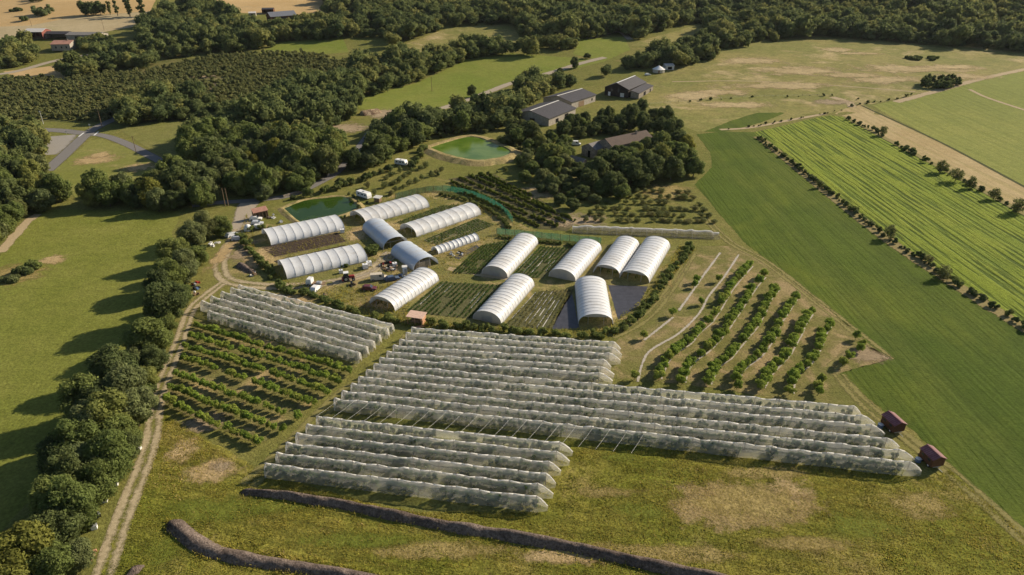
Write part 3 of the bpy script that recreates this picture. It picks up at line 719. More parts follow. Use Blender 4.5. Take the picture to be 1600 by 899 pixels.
# ------------------------------------------------------------------ buildings
def gable(name, label, cat, r1, r2, e1, zr, ze, wall, roof, over=.4, open_front=False, openings=(), cap=None, chimney=False, group=None, half=False, sq=1.0, wmax=99):
    """r1-r2 ridge pixels, e1 pixel of the eave below r1; local x = away from ridge, y = along ridge"""
    a, b = G(*r1, zr), G(*r2, zr); e = G(*e1, ze)
    a2, b2 = Vector(a[:2]), Vector(b[:2]); my = (a2.y + b2.y) / 2; e.y = my + (a2.y - my) * sq + (e.y - a2.y); a2.y = my + (a2.y - my) * sq; b2.y = my + (b2.y - my) * sq; d = (b2 - a2).normalized(); L = (b2 - a2).length
    n = Vector((d.y, -d.x)); w = (Vector(e[:2]) - a2).dot(n)
    if w < 0: n = -n; w = -w
    w = min(w, wmax)
    c = (a2 + b2) / 2; z0 = height(c.x, c.y)
    rz = math.atan2(-n.x, n.y) + math.pi / 2 if False else math.atan2(n.y, n.x)
    t = thing(name, label, cat, (c.x, c.y, z0), rz, group)
    # local frame: x along n, y = left of n
    hl = L / 2; zr -= 0; ww = w
    back = 0.0 if half else -ww
    zb = zr if half else ze
    wb = MB()
    prof = [(back, 0), (ww, 0), (ww, ze), (0, zr)] + ([] if half else [(-ww, ze)])
    if open_front:
        for y in (-hl, hl): wb.prism(prof, y - .12, y + .12)
        wb.box((back, 0, zb / 2), (.24, L - .25, zb))
    else: wb.prism(prof, -hl, hl)
    wb.build('wall', wall, t)
    rb = MB(); th = .18
    sl = (zr - ze) / ww
    for s in ((1,) if half else (1, -1)):
        x1 = (ww + over) * s; z1 = ze - over * sl
        p = [(0, -hl - over, zr), (x1, -hl - over, z1), (x1, hl + over, z1), (0, hl + over, zr)]
        q = [(x, y, z + th) for x, y, z in p]; p = [(x, y, z + .012) for x, y, z in p]
        for f in (p, q, (p[0], p[1], q[1], q[0]), (p[1], p[2], q[2], q[1]), (p[2], p[3], q[3], q[2])): rb.poly(f)
    rf = rb.build('roof', roof, t)
    if cap: MB().box((0.1, 0, zr + th + .04), (.9, L + over * 1.6, .08)).build('ridge_cap', cap, t)
    if chimney: MB().box((.9, hl * .45, zr + .4), (.7, .7, 1.5)).build('chimney', M['stone'], rf)
    if open_front:
        for k in range(4):
            y = -hl + L * (k + .5) / 4
            MB().box((ww - .15, y, ze / 2), (.2, .2, ze)).build('post', M['wood'], t)
    for (side, pos, z, sw, sh, mat, nm) in openings:
        if side == 'f': MB().box((ww + .02, pos * hl, z), (.1, sw, sh)).build(nm, mat, t)
        elif side == 'l': MB().box((pos * ww, -hl - .02, z), (sw, .1, sh)).build(nm, mat, t)
        elif side == 'r': MB().box((pos * ww, hl + .02, z), (sw, .1, sh)).build(nm, mat, t)
    return t
D, GL = M['dark'], M['glass']
gable('barn', 'long low barn with dark grey roof and pale wall, nearest to the pond', 'barn', (829, 173), (872, 158), (850, 188), 7.0, 4.3, M['plaster'], M['slate'], .6, openings=[('f', .3, 1.7, 4, 3.2, D, 'doorway'), ('f', -.4, 1.6, 3, 2, D, 'window'), ('l', .1, 1.6, 3, 3, D, 'doorway'), ('r', .2, 1.6, 3, 3, D, 'doorway')], cap=M['offwhite'])
gable('barn', 'middle barn of the three, dark roof over brown and pale walls', 'barn', (871, 150.5), (909, 138.5), (891, 161), 6.5, 4.2, M['plaster'], M['slate'], .6, openings=[('f', -.2, 1.6, 6, 3, M['wood'], 'doorway'), ('l', .2, 1.8, 2, 2, D, 'window'), ('r', .2, 1.8, 2, 2.4, D, 'doorway'), ('f', .7, 2, 1.4, 1.4, D, 'window')], cap=M['offwhite'])
bc = gable('barn', 'tallest dark timber barn with skylight strip along its ridge, farthest of three', 'barn', (964, 131), (992, 117.5), (983, 141), 8.2, 5.0, M['dark_board'], M['slate'], .5, openings=[('l', -.4, 3.5, 1.2, 1.8, GL, 'window'), ('l', .2, 3.5, 1.2, 1.8, GL, 'window'), ('l', -.6, 1.2, 1.5, 2.4, M['white'], 'door'), ('l', .5, 1.2, 2.5, 2.4, M['offwhite'], 'door')], cap=M['white'])
gable('lean_to', 'lower grey lean-to roof along the sunny side of the tallest barn', 'shed', (986, 143), (1009, 129), (995, 149.5), 4.4, 3.2, M['stone'], M['slate'], .3, half=True, openings=[('f', -.2, 1.3, 4, 2.2, D, 'doorway'), ('f', .6, 1.3, 2, 2, D, 'doorway')])
gable('lean_to', 'low dark shed against the left end of the long low barn', 'shed', (814, 177), (828, 172), (823, 187), 4.2, 3.0, M['plaster'], M['slate'], .3, openings=[('f', 0, 1.3, 2, 2, D, 'doorway')])
gable('farmhouse', 'stone farmhouse with long brown tiled roof among tall dark trees', 'house', (946, 217), (1009, 204), (957, 229), 8.5, 6.0, M['stone'], M['tile'], .4, openings=[('f', -.7, 4, 1, 1.4, GL, 'window'), ('f', -.3, 4, 1, 1.4, GL, 'window'), ('f', .2, 4, 1, 1.4, GL, 'window'), ('f', .6, 4, 1, 1.4, GL, 'window'), ('f', -.5, 1.2, 1.2, 2.3, M['wood'], 'door'), ('l', .2, 4, 1, 1.4, GL, 'window'), ('l', -.3, 1.2, 1.2, 2.2, D, 'door')], chimney=True)
gable('farm_wing', 'grey roofed stone wing on the left end of the farmhouse', 'house', (920, 225), (945, 218), (928, 235), 6.2, 4.3, M['stone'], M['grey_tile'], .3, openings=[('l', .1, 1.6, 1.4, 3.0, D, 'doorway'), ('f', 0, 1.5, 1, 1.4, GL, 'window')])
gable('stone_outhouse', 'small stone outhouse with grey roof below the farmhouse wing', 'outhouse', (893, 243), (914, 249), (900, 252), 4.6, 3.2, M['stone'], M['grey_tile'], .3, openings=[('f', 0, 1.1, 1.2, 2, D, 'doorway')])
gable('hangar', 'white roofed open hangar with red gable end at the far left farm', 'hangar', (43, 45), (71, 44.5), (42, 52), 8.0, 6.0, M['faded_red'], M['pale_sheet'], .5, open_front=True, sq=.4, wmax=7)
gable('farm_shed', 'long low dark roofed shed beside the red gabled hangar', 'shed', (74, 49), (108, 49.5), (70, 54), 5.5, 4.0, M['plaster'], M['slate'], .5, open_front=True, sq=.4, wmax=7)
gable('farm_shed', 'long pale grey roofed shed at the right end of the far left farm', 'shed', (110, 50), (160, 51), (107, 56), 5.5, 4.0, M['plaster'], M['grey_tile'], .5, openings=[('f', -.3, 1.6, 5, 2.8, D, 'doorway'), ('f', .4, 1.6, 3, 2.8, D, 'doorway')], sq=.4, wmax=7)
gable('tiled_house', 'pale house with pink tiled roof in front of the far left farm sheds', 'house', (84, 64), (115, 62.5), (81, 73), 7.0, 5.0, M['plaster'], M['terracotta'], .4, openings=[('f', -.5, 2.6, 1.1, 1.5, GL, 'window'), ('f', .1, 2.6, 1.1, 1.5, GL, 'window'), ('f', .6, 2.6, 1.1, 1.5, GL, 'window')], chimney=True, sq=.5, wmax=8)
gable('hay_barn', 'blue grey roofed open barn at the edge of the wheat field', 'barn', (413, 24), (463, 12.5), (427, 30), 8.5, 5.0, M['brown_board'], M['blue_roof'], .5, openings=[('f', -.6, 2, 7, 3.6, D, 'bay'), ('f', 0, 2, 7, 3.6, D, 'bay'), ('f', .6, 2, 7, 3.6, D, 'bay'), ('l', .2, 2, 4, 3.6, D, 'bay')], sq=.45, wmax=9)
gable('dark_shed', 'small dark wooden shed behind the blue grey roofed barn', 'shed', (409, 13), (428, 12), (409, 16), 5.0, 4.0, M['brown_board'], M['slate'], .3, open_front=True, sq=.4, wmax=5)
gable('pale_shed', 'small pale shed left of the blue grey roofed barn', 'shed', (388, 19), (400, 18), (389, 23), 4.0, 3.0, M['plaster'], M['pale_sheet'], .3, openings=[('f', 0, 1.2, 2, 2, D, 'doorway')], sq=.4, wmax=4)
gable('field_shed', 'pale roofed shed behind the round tent at the pasture edge', 'shed', (1038, 100), (1051, 99.5), (1039, 104), 3.6, 2.8, M['offwhite'], M['pale_sheet'], .3, openings=[('f', 0, 1.2, 3, 1.8, D, 'doorway')])
# entrance car shelter
cs = gable('car_shelter', 'red roofed car shelter beside the farm entrance lane', 'shelter', (393, 327), (414, 322.5), (388, 335), 3.6, 2.7, M['wood'], M['terracotta'], .25, open_front=True, half=True)
# yurt
p = G(1029, 113); t = thing('yurt', 'round white tent with conical roof at the edge of the pasture', 'yurt', p)
MB().tube([(0, 0, 0), (0, 0, 2.2)], 4.2, 20).build('wall', M['yurt_cloth'], t)
mb = MB(); K = 20
for k in range(K):
    a, b = 2 * math.pi * k / K, 2 * math.pi * (k + 1) / K
    mb.poly([(4.6 * math.cos(a), 4.6 * math.sin(a), 2.15), (4.6 * math.cos(b), 4.6 * math.sin(b), 2.15), (.6 * math.cos(b), .6 * math.sin(b), 4.3), (.6 * math.cos(a), .6 * math.sin(a), 4.3)])
mb.build('roof', M['white'], t); MB().dome((0, 0, 4.3), .62, .3, 12, 3).build('crown_cap', M['offwhite'], t)
MB().box((-.6, -4.2, 1), (1.1, .2, 1.9)).build('door', M['wood'], t)
# mobile henhouses
def henhouse(r1, r2, label):
    a, b = G(*r1, 3.1), G(*r2, 3.1); c = (a + b) / 2; d = (b - a); L = Vector(d[:2]).length
    t = thing('henhouse', label, 'henhouse', (c.x, c.y, 0), math.atan2(d.y, d.x) - math.pi / 2, 'mobile henhouses')   # local y along ridge, towards camera
    W = 1.35; h = L / 2
    wb = MB(); wb.prism([(-W, .6), (W, .6), (W, 2.35), (0, 3.0), (-W, 2.35)], -h, h); wb.build('wall', M['brown_board'], t)
    for s in (-1, 1):
        q = MB(); x1 = (W + .18) * s; z1 = 2.35 - .18 * .48
        P = [(0, -h - .2, 3.03), (x1, -h - .2, z1 + .03), (x1, h + .2, z1 + .03), (0, h + .2, 3.03)]
        Q = [(x, y, z + .07) for x, y, z in P]
        for f in (P, Q, (P[0], P[1], Q[1], Q[0]), (P[1], P[2], Q[2], Q[1]), (P[2], P[3], Q[3], Q[2])): q.poly(f)
        q.build('roof', M['red_roof'], t)
    MB().box((0, 0, 3.1), (.3, L + .4, .06)).build('ridge_cap', M['red_roof'], t)
    MB().box((0, 0, .5), (1.6, L, .18)).build('chassis', M['grey_metal'], t)
    for sx in (-1, 1):
        for y in (-h * .5, h * .5):
            w = MB().tube([(sx * 1.0, y, .4), (sx * 1.25, y, .4)], .4, 14).build('wheel', M['rubber'], t)
            MB().tube([(sx * 1.25, y, .4), (sx * 1.27, y, .4)], .2, 10).build('rim', M['white'], w)
    MB().box((0, -h - .03, 1.5), (.9, .06, 1.6)).build('door', M['wood'], t)
    for s in (-1, 1):
        for y in (-h * .5, h * .45): MB().box((s * (W + .02), y, 1.75), (.05, .7, .4)).build('window', M['glass'], t)
    MB().box((.0, -h - .6, .35), (.6, 1.3, .06), rx=R_(28)).build('ramp', M['wood'], t)
    MB().tube([(0, h, .5), (0, h + 1.4, .45)], .05).build('drawbar', M['grey_metal'], t)
    return t, c, d
for r1, r2, l, dl in (((1389.5, 642.5), (1408.8, 659.5), 'red brown henhouse with maroon roof, the farther one beside the green crop', 'blue drum in the shade left of the farther maroon roofed henhouse'),
                  ((1450.2, 695), (1470.2, 713.2), 'red brown henhouse with maroon roof, the nearer one at the netted row ends', 'blue drum in the shade left of the nearer maroon roofed henhouse')):
    t, c, d = henhouse(r1, r2, l)
    n = Vector((d.y, -d.x, 0)).normalized()
    if n.x > 0: n = -n
    q = c - d * .25 + n * 2.0
    tt = thing('water_drum', dl, 'drum', (q.x, q.y, 0), 0)
    MB().tube([(0, 0, 0), (0, 0, .75)], .55, 14).build('drum', M['blue'], tt); MB().dome((0, 0, .75), .55, .12, 14, 2).build('lid', M['white'], tt)
# pink shelter
a, b, c_ = G(637, 506), G(660, 509.5), G(668, 500)
dx = (b - a); W = dx.length; rz = math.atan2(dx.y, dx.x); c = (a + b) / 2
t = thing('timber_shelter', 'open timber shelter with pale pink flat roof between two netted blocks', 'shelter', c, rz)
MB().box((0, 1.3, 2.35), (W + .5, 3.2, .12), rx=R_(4)).build('roof', M['pink_roof'], t)
MB().box((W / 2 - .06, 1.3, 1.1), (.1, 2.6, 2.2)).build('side_wall', M['pink_wood'], t)
MB().box((-.1, 2.6, 1.1), (W - .3, .08, 2.2)).build('back_wall', M['wood'], t)
for x in (-W / 2 + .1, 0, W / 2 - .18): MB().box((x, 0, 1.1), (.12, .12, 2.2)).build('post', M['pink_wood'], t)
MB().box((-.3, 1.3, .5), (W * .6, .8, .9)).build('bench', M['wood'], t)
q = G(655, 513); tt = thing('plank_stack', 'pale planks lying in front of the pink roofed shelter', 'planks', q, .5)
for k in range(4): MB().box((0, k * .28, .1 + .02 * k), (3.0, .22, .06), ry=R_(2 * k)).build('plank', M['pink_wood'], tt)

# ------------------------------------------------------------------ polytunnels
def tunnel(A, B, Cc, Hh, nb, label, near='film', far='film', film='poly', sag=.05, group='polytunnels'):
    a, b, c = (Vector(G(*p)[:2]) for p in (A, B, Cc))
    ax = (c - b); L = ax.length; ax.normalize(); per = Vector((-ax.y, ax.x)); W = abs((b - a).dot(per))
    if (b - a).dot(per) > 0: x0 = b - per * W / 2
    else: x0 = b + per * W / 2
    t = thing('polytunnel', label, 'polytunnel', (x0.x, x0.y, 0), math.atan2(ax.y, ax.x) - math.pi / 2, group)   # local y = axis from near end
    hw = W / 2; K = 18
    def ring(y, s, w=None):
        out = []
        for k in range(K + 1):
            th = math.pi * k / K; x = -math.cos(th); z = math.sin(th) ** .78
            out.append((x * (hw - s * .6), y, z * (Hh - s)))
        return out
    V = []; F = []; sub = 6; bay = L / nb; rn = random.Random(int(A[0]))
    n = nb * sub
    for i in range(n + 1):
        f = (i % sub) / sub; jit = rn.uniform(.6, 1.4)
        V += ring(i * bay / sub, sag * math.sin(math.pi * f) ** .7 * 1.2 if f else 0)
    for i in range(n):
        for k in range(K):
            q = i * (K + 1) + k; F.append((q, q + 1, q + K + 2, q + K + 1))
    me = bpy.data.meshes.new('cover'); me.from_pydata(V, [], F); me.materials.append(M[film])
    me.polygons.foreach_set('use_smooth', [True] * len(F)); me.update(); link('cover', me, t)
    hm = None
    for i in range(nb + 1):
        if hm is None:
            h0 = MB().tube([(x * 1.006, 0, z * 1.006 + .01) for x, _, z in ring(0, 0)], .03, 5).build('hoop', M['offwhite'], t); hm = h0
        else:
            h = hm.copy(); COL.objects.link(h); h.parent = t; h.location = (0, i * bay, 0)
    for s in (-1, 1): MB().box((s * (hw + .04), L / 2, .18), (.08, L, .36)).build('base_rail', M['grey_metal'], t)
    for end, y, o in ((near, .06, -1), (far, L - .06, 1)):
        pts = [(x * .985, y, z * .985) for x, _, z in ring(0, 0)]
        if end == 'film':
            w = MB().poly(pts).build('end_wall', M['poly_end'], t)
            for x in (-hw * .35, hw * .35): MB().box((x, y + o * .05, Hh * .44), (.08, .08, Hh * .88)).build('end_post', M['grey_metal'], t)
            MB().box((0, y + o * .05, 1.0), (hw * .62, .05, 1.9)).build('door', M['poly_end'], t)
        elif end == 'half':      # film over the upper part, open below
            up = [p for p in pts if p[2] > Hh * .62]
            MB().poly(up).build('end_wall', M['poly_end'], t)
            for x in (-hw * .45, hw * .45): MB().box((x, y + o * .05, Hh * .42), (.08, .08, Hh * .84)).build('end_post', M['grey_metal'], t)
        elif end == 'frame':
            MB().box((0, y, Hh * .62), (hw * 1.7, .08, .08)).build('end_rail', M['grey_metal'], t)
            for x in (-hw * .45, hw * .45): MB().box((x, y, Hh * .45), (.08, .08, Hh * .9)).build('end_post', M['grey_metal'], t)
        elif end == 'store':
            MB().box((-hw * .2, y - o * .6, 1.1), (hw * 1.2, 1.0, 2.2)).build('end_board', M['stone'], t)
            for x in (-hw * .5, hw * .3): MB().box((x, y, Hh * .45), (.1, .1, Hh * .9)).build('end_post', M['grey_metal'], t)
    # beds inside
    for x in (-.55, 0, .55):
        nB = int(L * 9); P = np.stack([x * hw + rs.normal(0, .3, nB), rs.uniform(.8, L - .8, nB), rs.uniform(.1, .8, nB)], 1)
        kv, kq = kites(P, .22); qm = qmesh('crop_bed', kv, kq, [M['crop_stuff']], tint=rs.uniform(0, 1, len(kv)).repeat(1)); link('crop_bed', qm, t)
    return t
def kites(P, s, up=.6, tall=1.0):
    n = len(P); nr = rs.normal(size=(n, 3)); nr[:, 2] += up; nr /= np.linalg.norm(nr, axis=1)[:, None]
    a = np.cross(nr, rs.normal(size=(n, 3))); a /= np.linalg.norm(a, axis=1)[:, None] + 1e-9; b = np.cross(nr, a)
    ss = (s * rs.uniform(.6, 1.4, n))[:, None]
    return np.stack([P - a * ss, P - b * ss * .55, P + a * ss, P + b * ss * .6], 1).reshape(-1, 3), np.arange(n * 4).reshape(-1, 4)
def repeat4(a): return np.repeat(a, 4)

tunnel((409, 366), (424, 384.5), (539, 360), 3.2, 9, 'white polytunnel beside the small pond, above the brown ploughed beds', 'half', 'film', sag=.09)
tunnel((433, 415), (449, 437), (575, 409), 3.25, 9, 'white polytunnel beside the lane, below the brown ploughed beds', 'half', 'film', sag=.09)
tunnel((555, 336), (572, 352), (671, 324), 3.25, 9, 'white polytunnel uphill of the others, between the small pond and green fence', 'half', 'film', sag=.09)
tunnel((632, 357), (651, 371), (752, 336), 3.25, 9, 'white polytunnel inside the curve of the green windbreak', 'half', 'film', sag=.09)
tunnel((601, 392), (638, 382), (603, 352.5), 3.5, 5, 'storage tunnel with shade tinted bluish cover and dark open end, the farther of two', 'frame', 'film', 'poly_shade_blue', .03, 'storage tunnels')
tunnel((645, 423), (685, 413), (648, 388), 3.4, 5, 'storage tunnel with shade tinted bluish cover and boarded open end, the nearer of two', 'store', 'film', 'poly_shade_blue', .03, 'storage tunnels')
tunnel((679, 390.5), (685, 398), (749, 376), 2.0, 10, 'low small caterpillar tunnel with close ribs and raised sides', 'frame', 'frame', sag=.14)
tunnel((574, 478), (617, 487), (686, 439), 3.3, 13, 'white polytunnel with dark open end just above the left netted block', 'half', 'film')
tunnel((750, 431), (793, 435), (841, 381), 3.2, 14, 'white polytunnel under the green fence, leftmost of the four in that line', 'film', 'film')
tunnel((854, 436), (899, 440.5), (940, 391), 3.2, 14, 'white polytunnel standing alone between striped bed and the joined pair', 'film', 'film')
tunnel((924, 430), (968, 433.5), (999, 386), 3.2, 14, 'left polytunnel of the joined pair below the long brown net', 'half', 'film')
tunnel((968.5, 434), (1014, 443), (1047, 387), 3.2, 14, 'right polytunnel of the joined pair below the long brown net', 'half', 'film')
tunnel((737, 501), (783, 508), (835, 447), 3.2, 14, 'white polytunnel at the corner of the big netted block, between two striped beds', 'film', 'film')
tunnel((904, 511), (958, 508), (947, 447), 3.2, 13, 'white polytunnel pointing at the viewer between two sheets of black plastic', 'half', 'film')

# ------------------------------------------------------------------ beds between the tunnels
m_soil = field('ploughed_soil', (.085, .062, .045), (.12, .09, .065), None, .1, .5, 3, contrast=.4)
m_bed = field('bed_soil', (.10, .10, .045), (.125, .12, .055), None, .1, .5, 3, contrast=.35)
m_black = plain('black_ground_sheet', (.045, .045, .055), .5, .4, .25, .6, .05)
def beds(px, rows, mat, crop=None, dens=5, hgt=.35, along=0, pale=0.0, rowmat=None, off=.05):
    """px: four corners; rows run from edge 0-1 side to edge 3-2 side when along=0, else from 0-3 to 1-2"""
    sheet('vegetable_plot', px, mat, off + .01, 50, .15)
    W = world_poly(px)
    if along: W = [W[0], W[3], W[2], W[1]]
    P = []; T = []; S = MB()
    for k in range(rows):
        f = (k + .5) / rows; a = W[0].lerp(W[1], f); b = W[3].lerp(W[2], f); L = (b - a).length
        d = (b - a).normalized(); n = Vector((-d.y, d.x, 0))
        if rowmat and (rowmat != 'some' or rnd.random() < .55):
            w = .10 if rowmat == 'some' else (.3 if rowmat == m_ridge else .14)
            s0, s1 = (0, 1) if rowmat != 'some' else sorted((rnd.random() * .7, .5 + rnd.random() * .5))
            p, q = a.lerp(b, s0) + n * .45, a.lerp(b, s1) + n * .45
            S.poly([p - n * w + Vector((0, 0, off + .05)), q - n * w + Vector((0, 0, off + .05)), q + n * w + Vector((0, 0, off + .05)), p + n * w + Vector((0, 0, off + .05))])
        if crop:
            m = int(L * dens); s = rs.uniform(0, 1, m); j = rs.normal(0, .17, m)
            gap = vnoise(s * L, np.full(m, k * 7.3), 5, 9) > .22
            s, j = s[gap], j[gap]; m = len(s)
            pp = np.stack([a.x + (b.x - a.x) * s + n.x * j, a.y + (b.y - a.y) * s + n.y * j, off + rs.uniform(.08, hgt, m)], 1); P.append(pp)
            T.append(np.clip(vnoise(pp[:, 0], pp[:, 1], 4, 4) + rs.normal(0, .15, m), 0, 1))
    if S.f: tag(S.build('mulch_strips', M['mulch_sheet'] if rowmat == 'some' else rowmat), kind='structure')
    if crop:
        P = np.concatenate(P); kv, kq = kites(P, .2, 1.0)
        tag(link('vegetable_rows', qmesh('vegetable_rows', kv, kq, [crop], tint=repeat4(np.concatenate(T)))), 'rows of low vegetable leaves growing on the beds', kind='stuff')
m_pale_row = plain('pale_soil_row', (.24, .22, .14), .9, .1, .2, 2)
m_ridge = plain('dark_ridge', (.05, .036, .027), .95, .05, .3, 2)
beds([(408, 388), (527, 364), (541, 378), (430, 402)], 7, m_soil, None, along=1, rowmat=m_ridge)
beds([(428, 409), (538, 384), (545, 389), (438, 414)], 3, m_soil, None, along=1, rowmat=m_ridge)
beds([(618, 349), (690, 322), (722, 320), (640, 352)], 4, m_bed, M['crop_stuff'], 14, .6, along=1)
beds([(662, 376), (745, 342), (772, 352), (690, 386)], 9, m_bed, M['crop_stuff'], 14, .3, along=1, rowmat=m_pale_row)
beds([(706, 427), (752, 384), (800, 375), (750, 429)], 8, m_bed, M['crop_stuff'], 22, .4, along=1)
beds([(800, 430), (843, 386), (890, 388), (848, 436)], 8, m_bed, M['crop_stuff'], 20, .4, rowmat='some', along=1)
beds([(632, 488), (688, 441), (782, 446), (738, 498)], 13, m_bed, M['crop_stuff'], 18, .35, rowmat='some', along=1)
beds([(788, 510), (838, 456), (897, 452), (862, 514)], 9, m_bed, M['crop_pale'], 14, .4, rowmat='some', along=1)
for px in ([(862, 515), (880, 472), (894, 460), (905, 513)], [(950, 446), (1012, 448), (998, 478), (966, 500)], [(710, 402), (744, 383), (750, 387), (716, 406)]):
    sheet('black_ground_sheet', px, m_black, .06, 50, .1)

# ------------------------------------------------------------------ netted rows
NETTREES = []
def netrow(Lp, Rp, Hh, label, group, cables=None, ends=(.25, 3.0), post_every=5.0):
    a, b = G(*Lp, Hh), G(*Rp, Hh); d = (b - a); L = Vector(d[:2]).length; d.normalize()
    rz = math.atan2(d.y, d.x); r = random.Random(int(Lp[0] * 10 + Lp[1]))
    t = thing('netted_row', label, 'netted row', (a.x, a.y, 0), rz, group)
    npost = max(2, round(L / post_every)); pe = L / npost
    st = 1.03; n = int(L / st)
    prof = [(-.98, .03), (-.90, .45), (-.70, .80), (-.20, .965), (0, 1.0), (.20, .965), (.70, .80), (.90, .45), (.98, .03)]
    V = []; K = len(prof); F = []; FR = []
    xs_ = [-ends[0]] + [i * L / n for i in range(n + 1)] + [L + ends[1] * .5, L + ends[1]]
    ph = r.random() * 50; sags = [r.uniform(.12, .42) for _ in range(npost + 3)]; ends = (ends[0], ends[1] * r.uniform(.6, 1.1))
    xs_ = [-ends[0]] + [i * L / n for i in range(n + 1)] + [L + ends[1] * .35, L + ends[1] * .75, L + ends[1]]
    for i, x in enumerate(xs_):
        s = (x / pe) % 1.0; h = Hh - sags[int(max(x, 0) / pe)] * math.sin(math.pi * s) ** .7 + r.uniform(-.05, .05); w = 1 + r.uniform(-.04, .04) + .06 * math.sin(x * .5 + ph)
        if i == 0: h *= .97
        if x > L: q = (x - L) / ends[1]; h = Hh * (1 - .68 * q ** 1.5); w *= 1 - .72 * q ** 1.3
        for j, (px_, pz) in enumerate(prof):
            bil = (r.uniform(-.04, .04) + .05 * math.sin(x * 1.1 + j)) * (0 < j < K - 1)
            V.append((x, px_ * w * 1.0 + bil, pz * h + (bil * .4 if j != 4 else 0)))
    m = len(xs_)
    for i in range(m - 1):
        for j in range(K - 1):
            q = i * K + j; f = (q, q + K, q + K + 1, q + 1)
            (FR if j in (3, 4) else F).append(f)
    F.append(tuple(range(K))[::-1])
    def sub(fs, nm, mat):
        used = sorted({x for f in fs for x in f}); ix = {u: k for k, u in enumerate(used)}
        me = bpy.data.meshes.new(nm); me.from_pydata([V[u] for u in used], [], [tuple(ix[x] for x in f) for f in fs])
        me.materials.append(mat); me.polygons.foreach_set('use_smooth', [len(f) == 4 for f in fs]); me.update(); return link(nm, me, t)
    sub(F + FR, 'net_side', M['net'])
    rb = MB(); rid = [V[i * K + 4] for i in range(m)]
    for q in range(0, m - 1, 2): rb.tube([(x, y, z + .02) for x, y, z in rid[q:q + 3]], r.uniform(.07, .17), 6, r.uniform(.07, .17))
    rb.tube([(xs_[0], -.3, Hh * .9), (xs_[0], -.85, .1)], .07, 5).tube([(xs_[0], 0, Hh * .96), (xs_[0], 0, .1)], .07, 5)
    rb.build('net_ridge', M['net_ridge'], t, True)
    pm = None
    for i in range(npost + 1):
        x = i * pe
        if pm is None: pm = MB().tube([(0, 0, -.2), (0, 0, Hh + .12)], .07, 5).build('post', M['wood'], t, loc=(x, 0, 0))
        else: o = pm.copy(); COL.objects.link(o); o.parent = t; o.location = (x, 0, 0)
    M4 = Matrix.Translation((a.x, a.y, 0)) @ Matrix.Rotation(rz, 4, 'Z')
    k = int(L / 1.15)
    for i in range(k):
        if r.random() < .06 or math.sin(i * .21 + ph) > .93: continue
        p = M4 @ Vector(((i + .5) * L / k + r.uniform(-.25, .25), r.uniform(-.08, .08), 0)); NETTREES.append((p, r.uniform(.85, 1.08), group, label))
    if cables:
        for k in range(cables[0]):
            x = 1.0 + k * cables[1]
            if x > L: break
            MB().tube([(x, 0, Hh - .1), (x + cables[3] * .5, -cables[2] * .5, Hh - .25), (x + cables[3], -cables[2], Hh - .1)], .02, 4).build('stay_cable', M['offwhite'], t)
    return t
HN = 2.85
ORD = ['first', 'second', 'third', 'fourth', 'fifth', 'sixth', 'seventh', 'eighth', 'ninth', 'tenth', 'eleventh', 'twelfth']
up = list(zip([(644.5, 511.5), (636, 519.5), (626, 530), (616, 539.5), (606, 549.3), (595, 558.7)], [(958, 534), (955.5, 542.5), (951, 551.5), (942.5, 562), (939, 573), (936, 582.5)]))
for i, (l, r) in enumerate(up): netrow(l, r, HN, 'white netted fruit row, %s from the pink roofed shelter, in the short upper set' % ORD[i], 'short netted rows of the big block')
lo = list(zip([(586, 568), (574, 577.5), (562, 588.5), (550.5, 598.5), (536, 610.5), (524, 622)], [(1334, 634.5), (1346, 649), (1362, 664), (1386, 684.5), (1404.5, 702.5), (1422, 721.5)]))
for i, (l, r) in enumerate(lo): netrow(l, r, HN, 'long white netted fruit row, %s of the long rows counted from the orchard' % ORD[i], 'long netted rows', (20, 3.35, 6.6, -2.5) if i == 5 else None)
bt = list(zip([(496.5, 651), (480.5, 663), (464.5, 676.5), (449, 691.5), (433.5, 707), (416, 724)], [(874, 691.5), (869.5, 706), (857, 721), (853, 740.5), (840, 756), (838.5, 776)]))
for i, (l, r) in enumerate(bt): netrow(l, r, HN, 'white netted fruit row, %s counted up from the long gravel ridge' % ORD[5 - i], 'netted rows above the gravel ridge')
ul = list(zip([(374, 445), (362, 449.5), (347, 455.5), (331, 462.5), (316, 470), (327, 485.5)], [(612, 505.5), (604.5, 513), (592, 522.5), (582, 532.5), (572, 541.5), (560, 550.5)]))
for i, (l, r) in enumerate(ul): netrow(l, r, HN, 'white netted fruit row, %s from the lane in the left block' % ORD[i], 'netted rows of the left block', ends=(.25, .3))
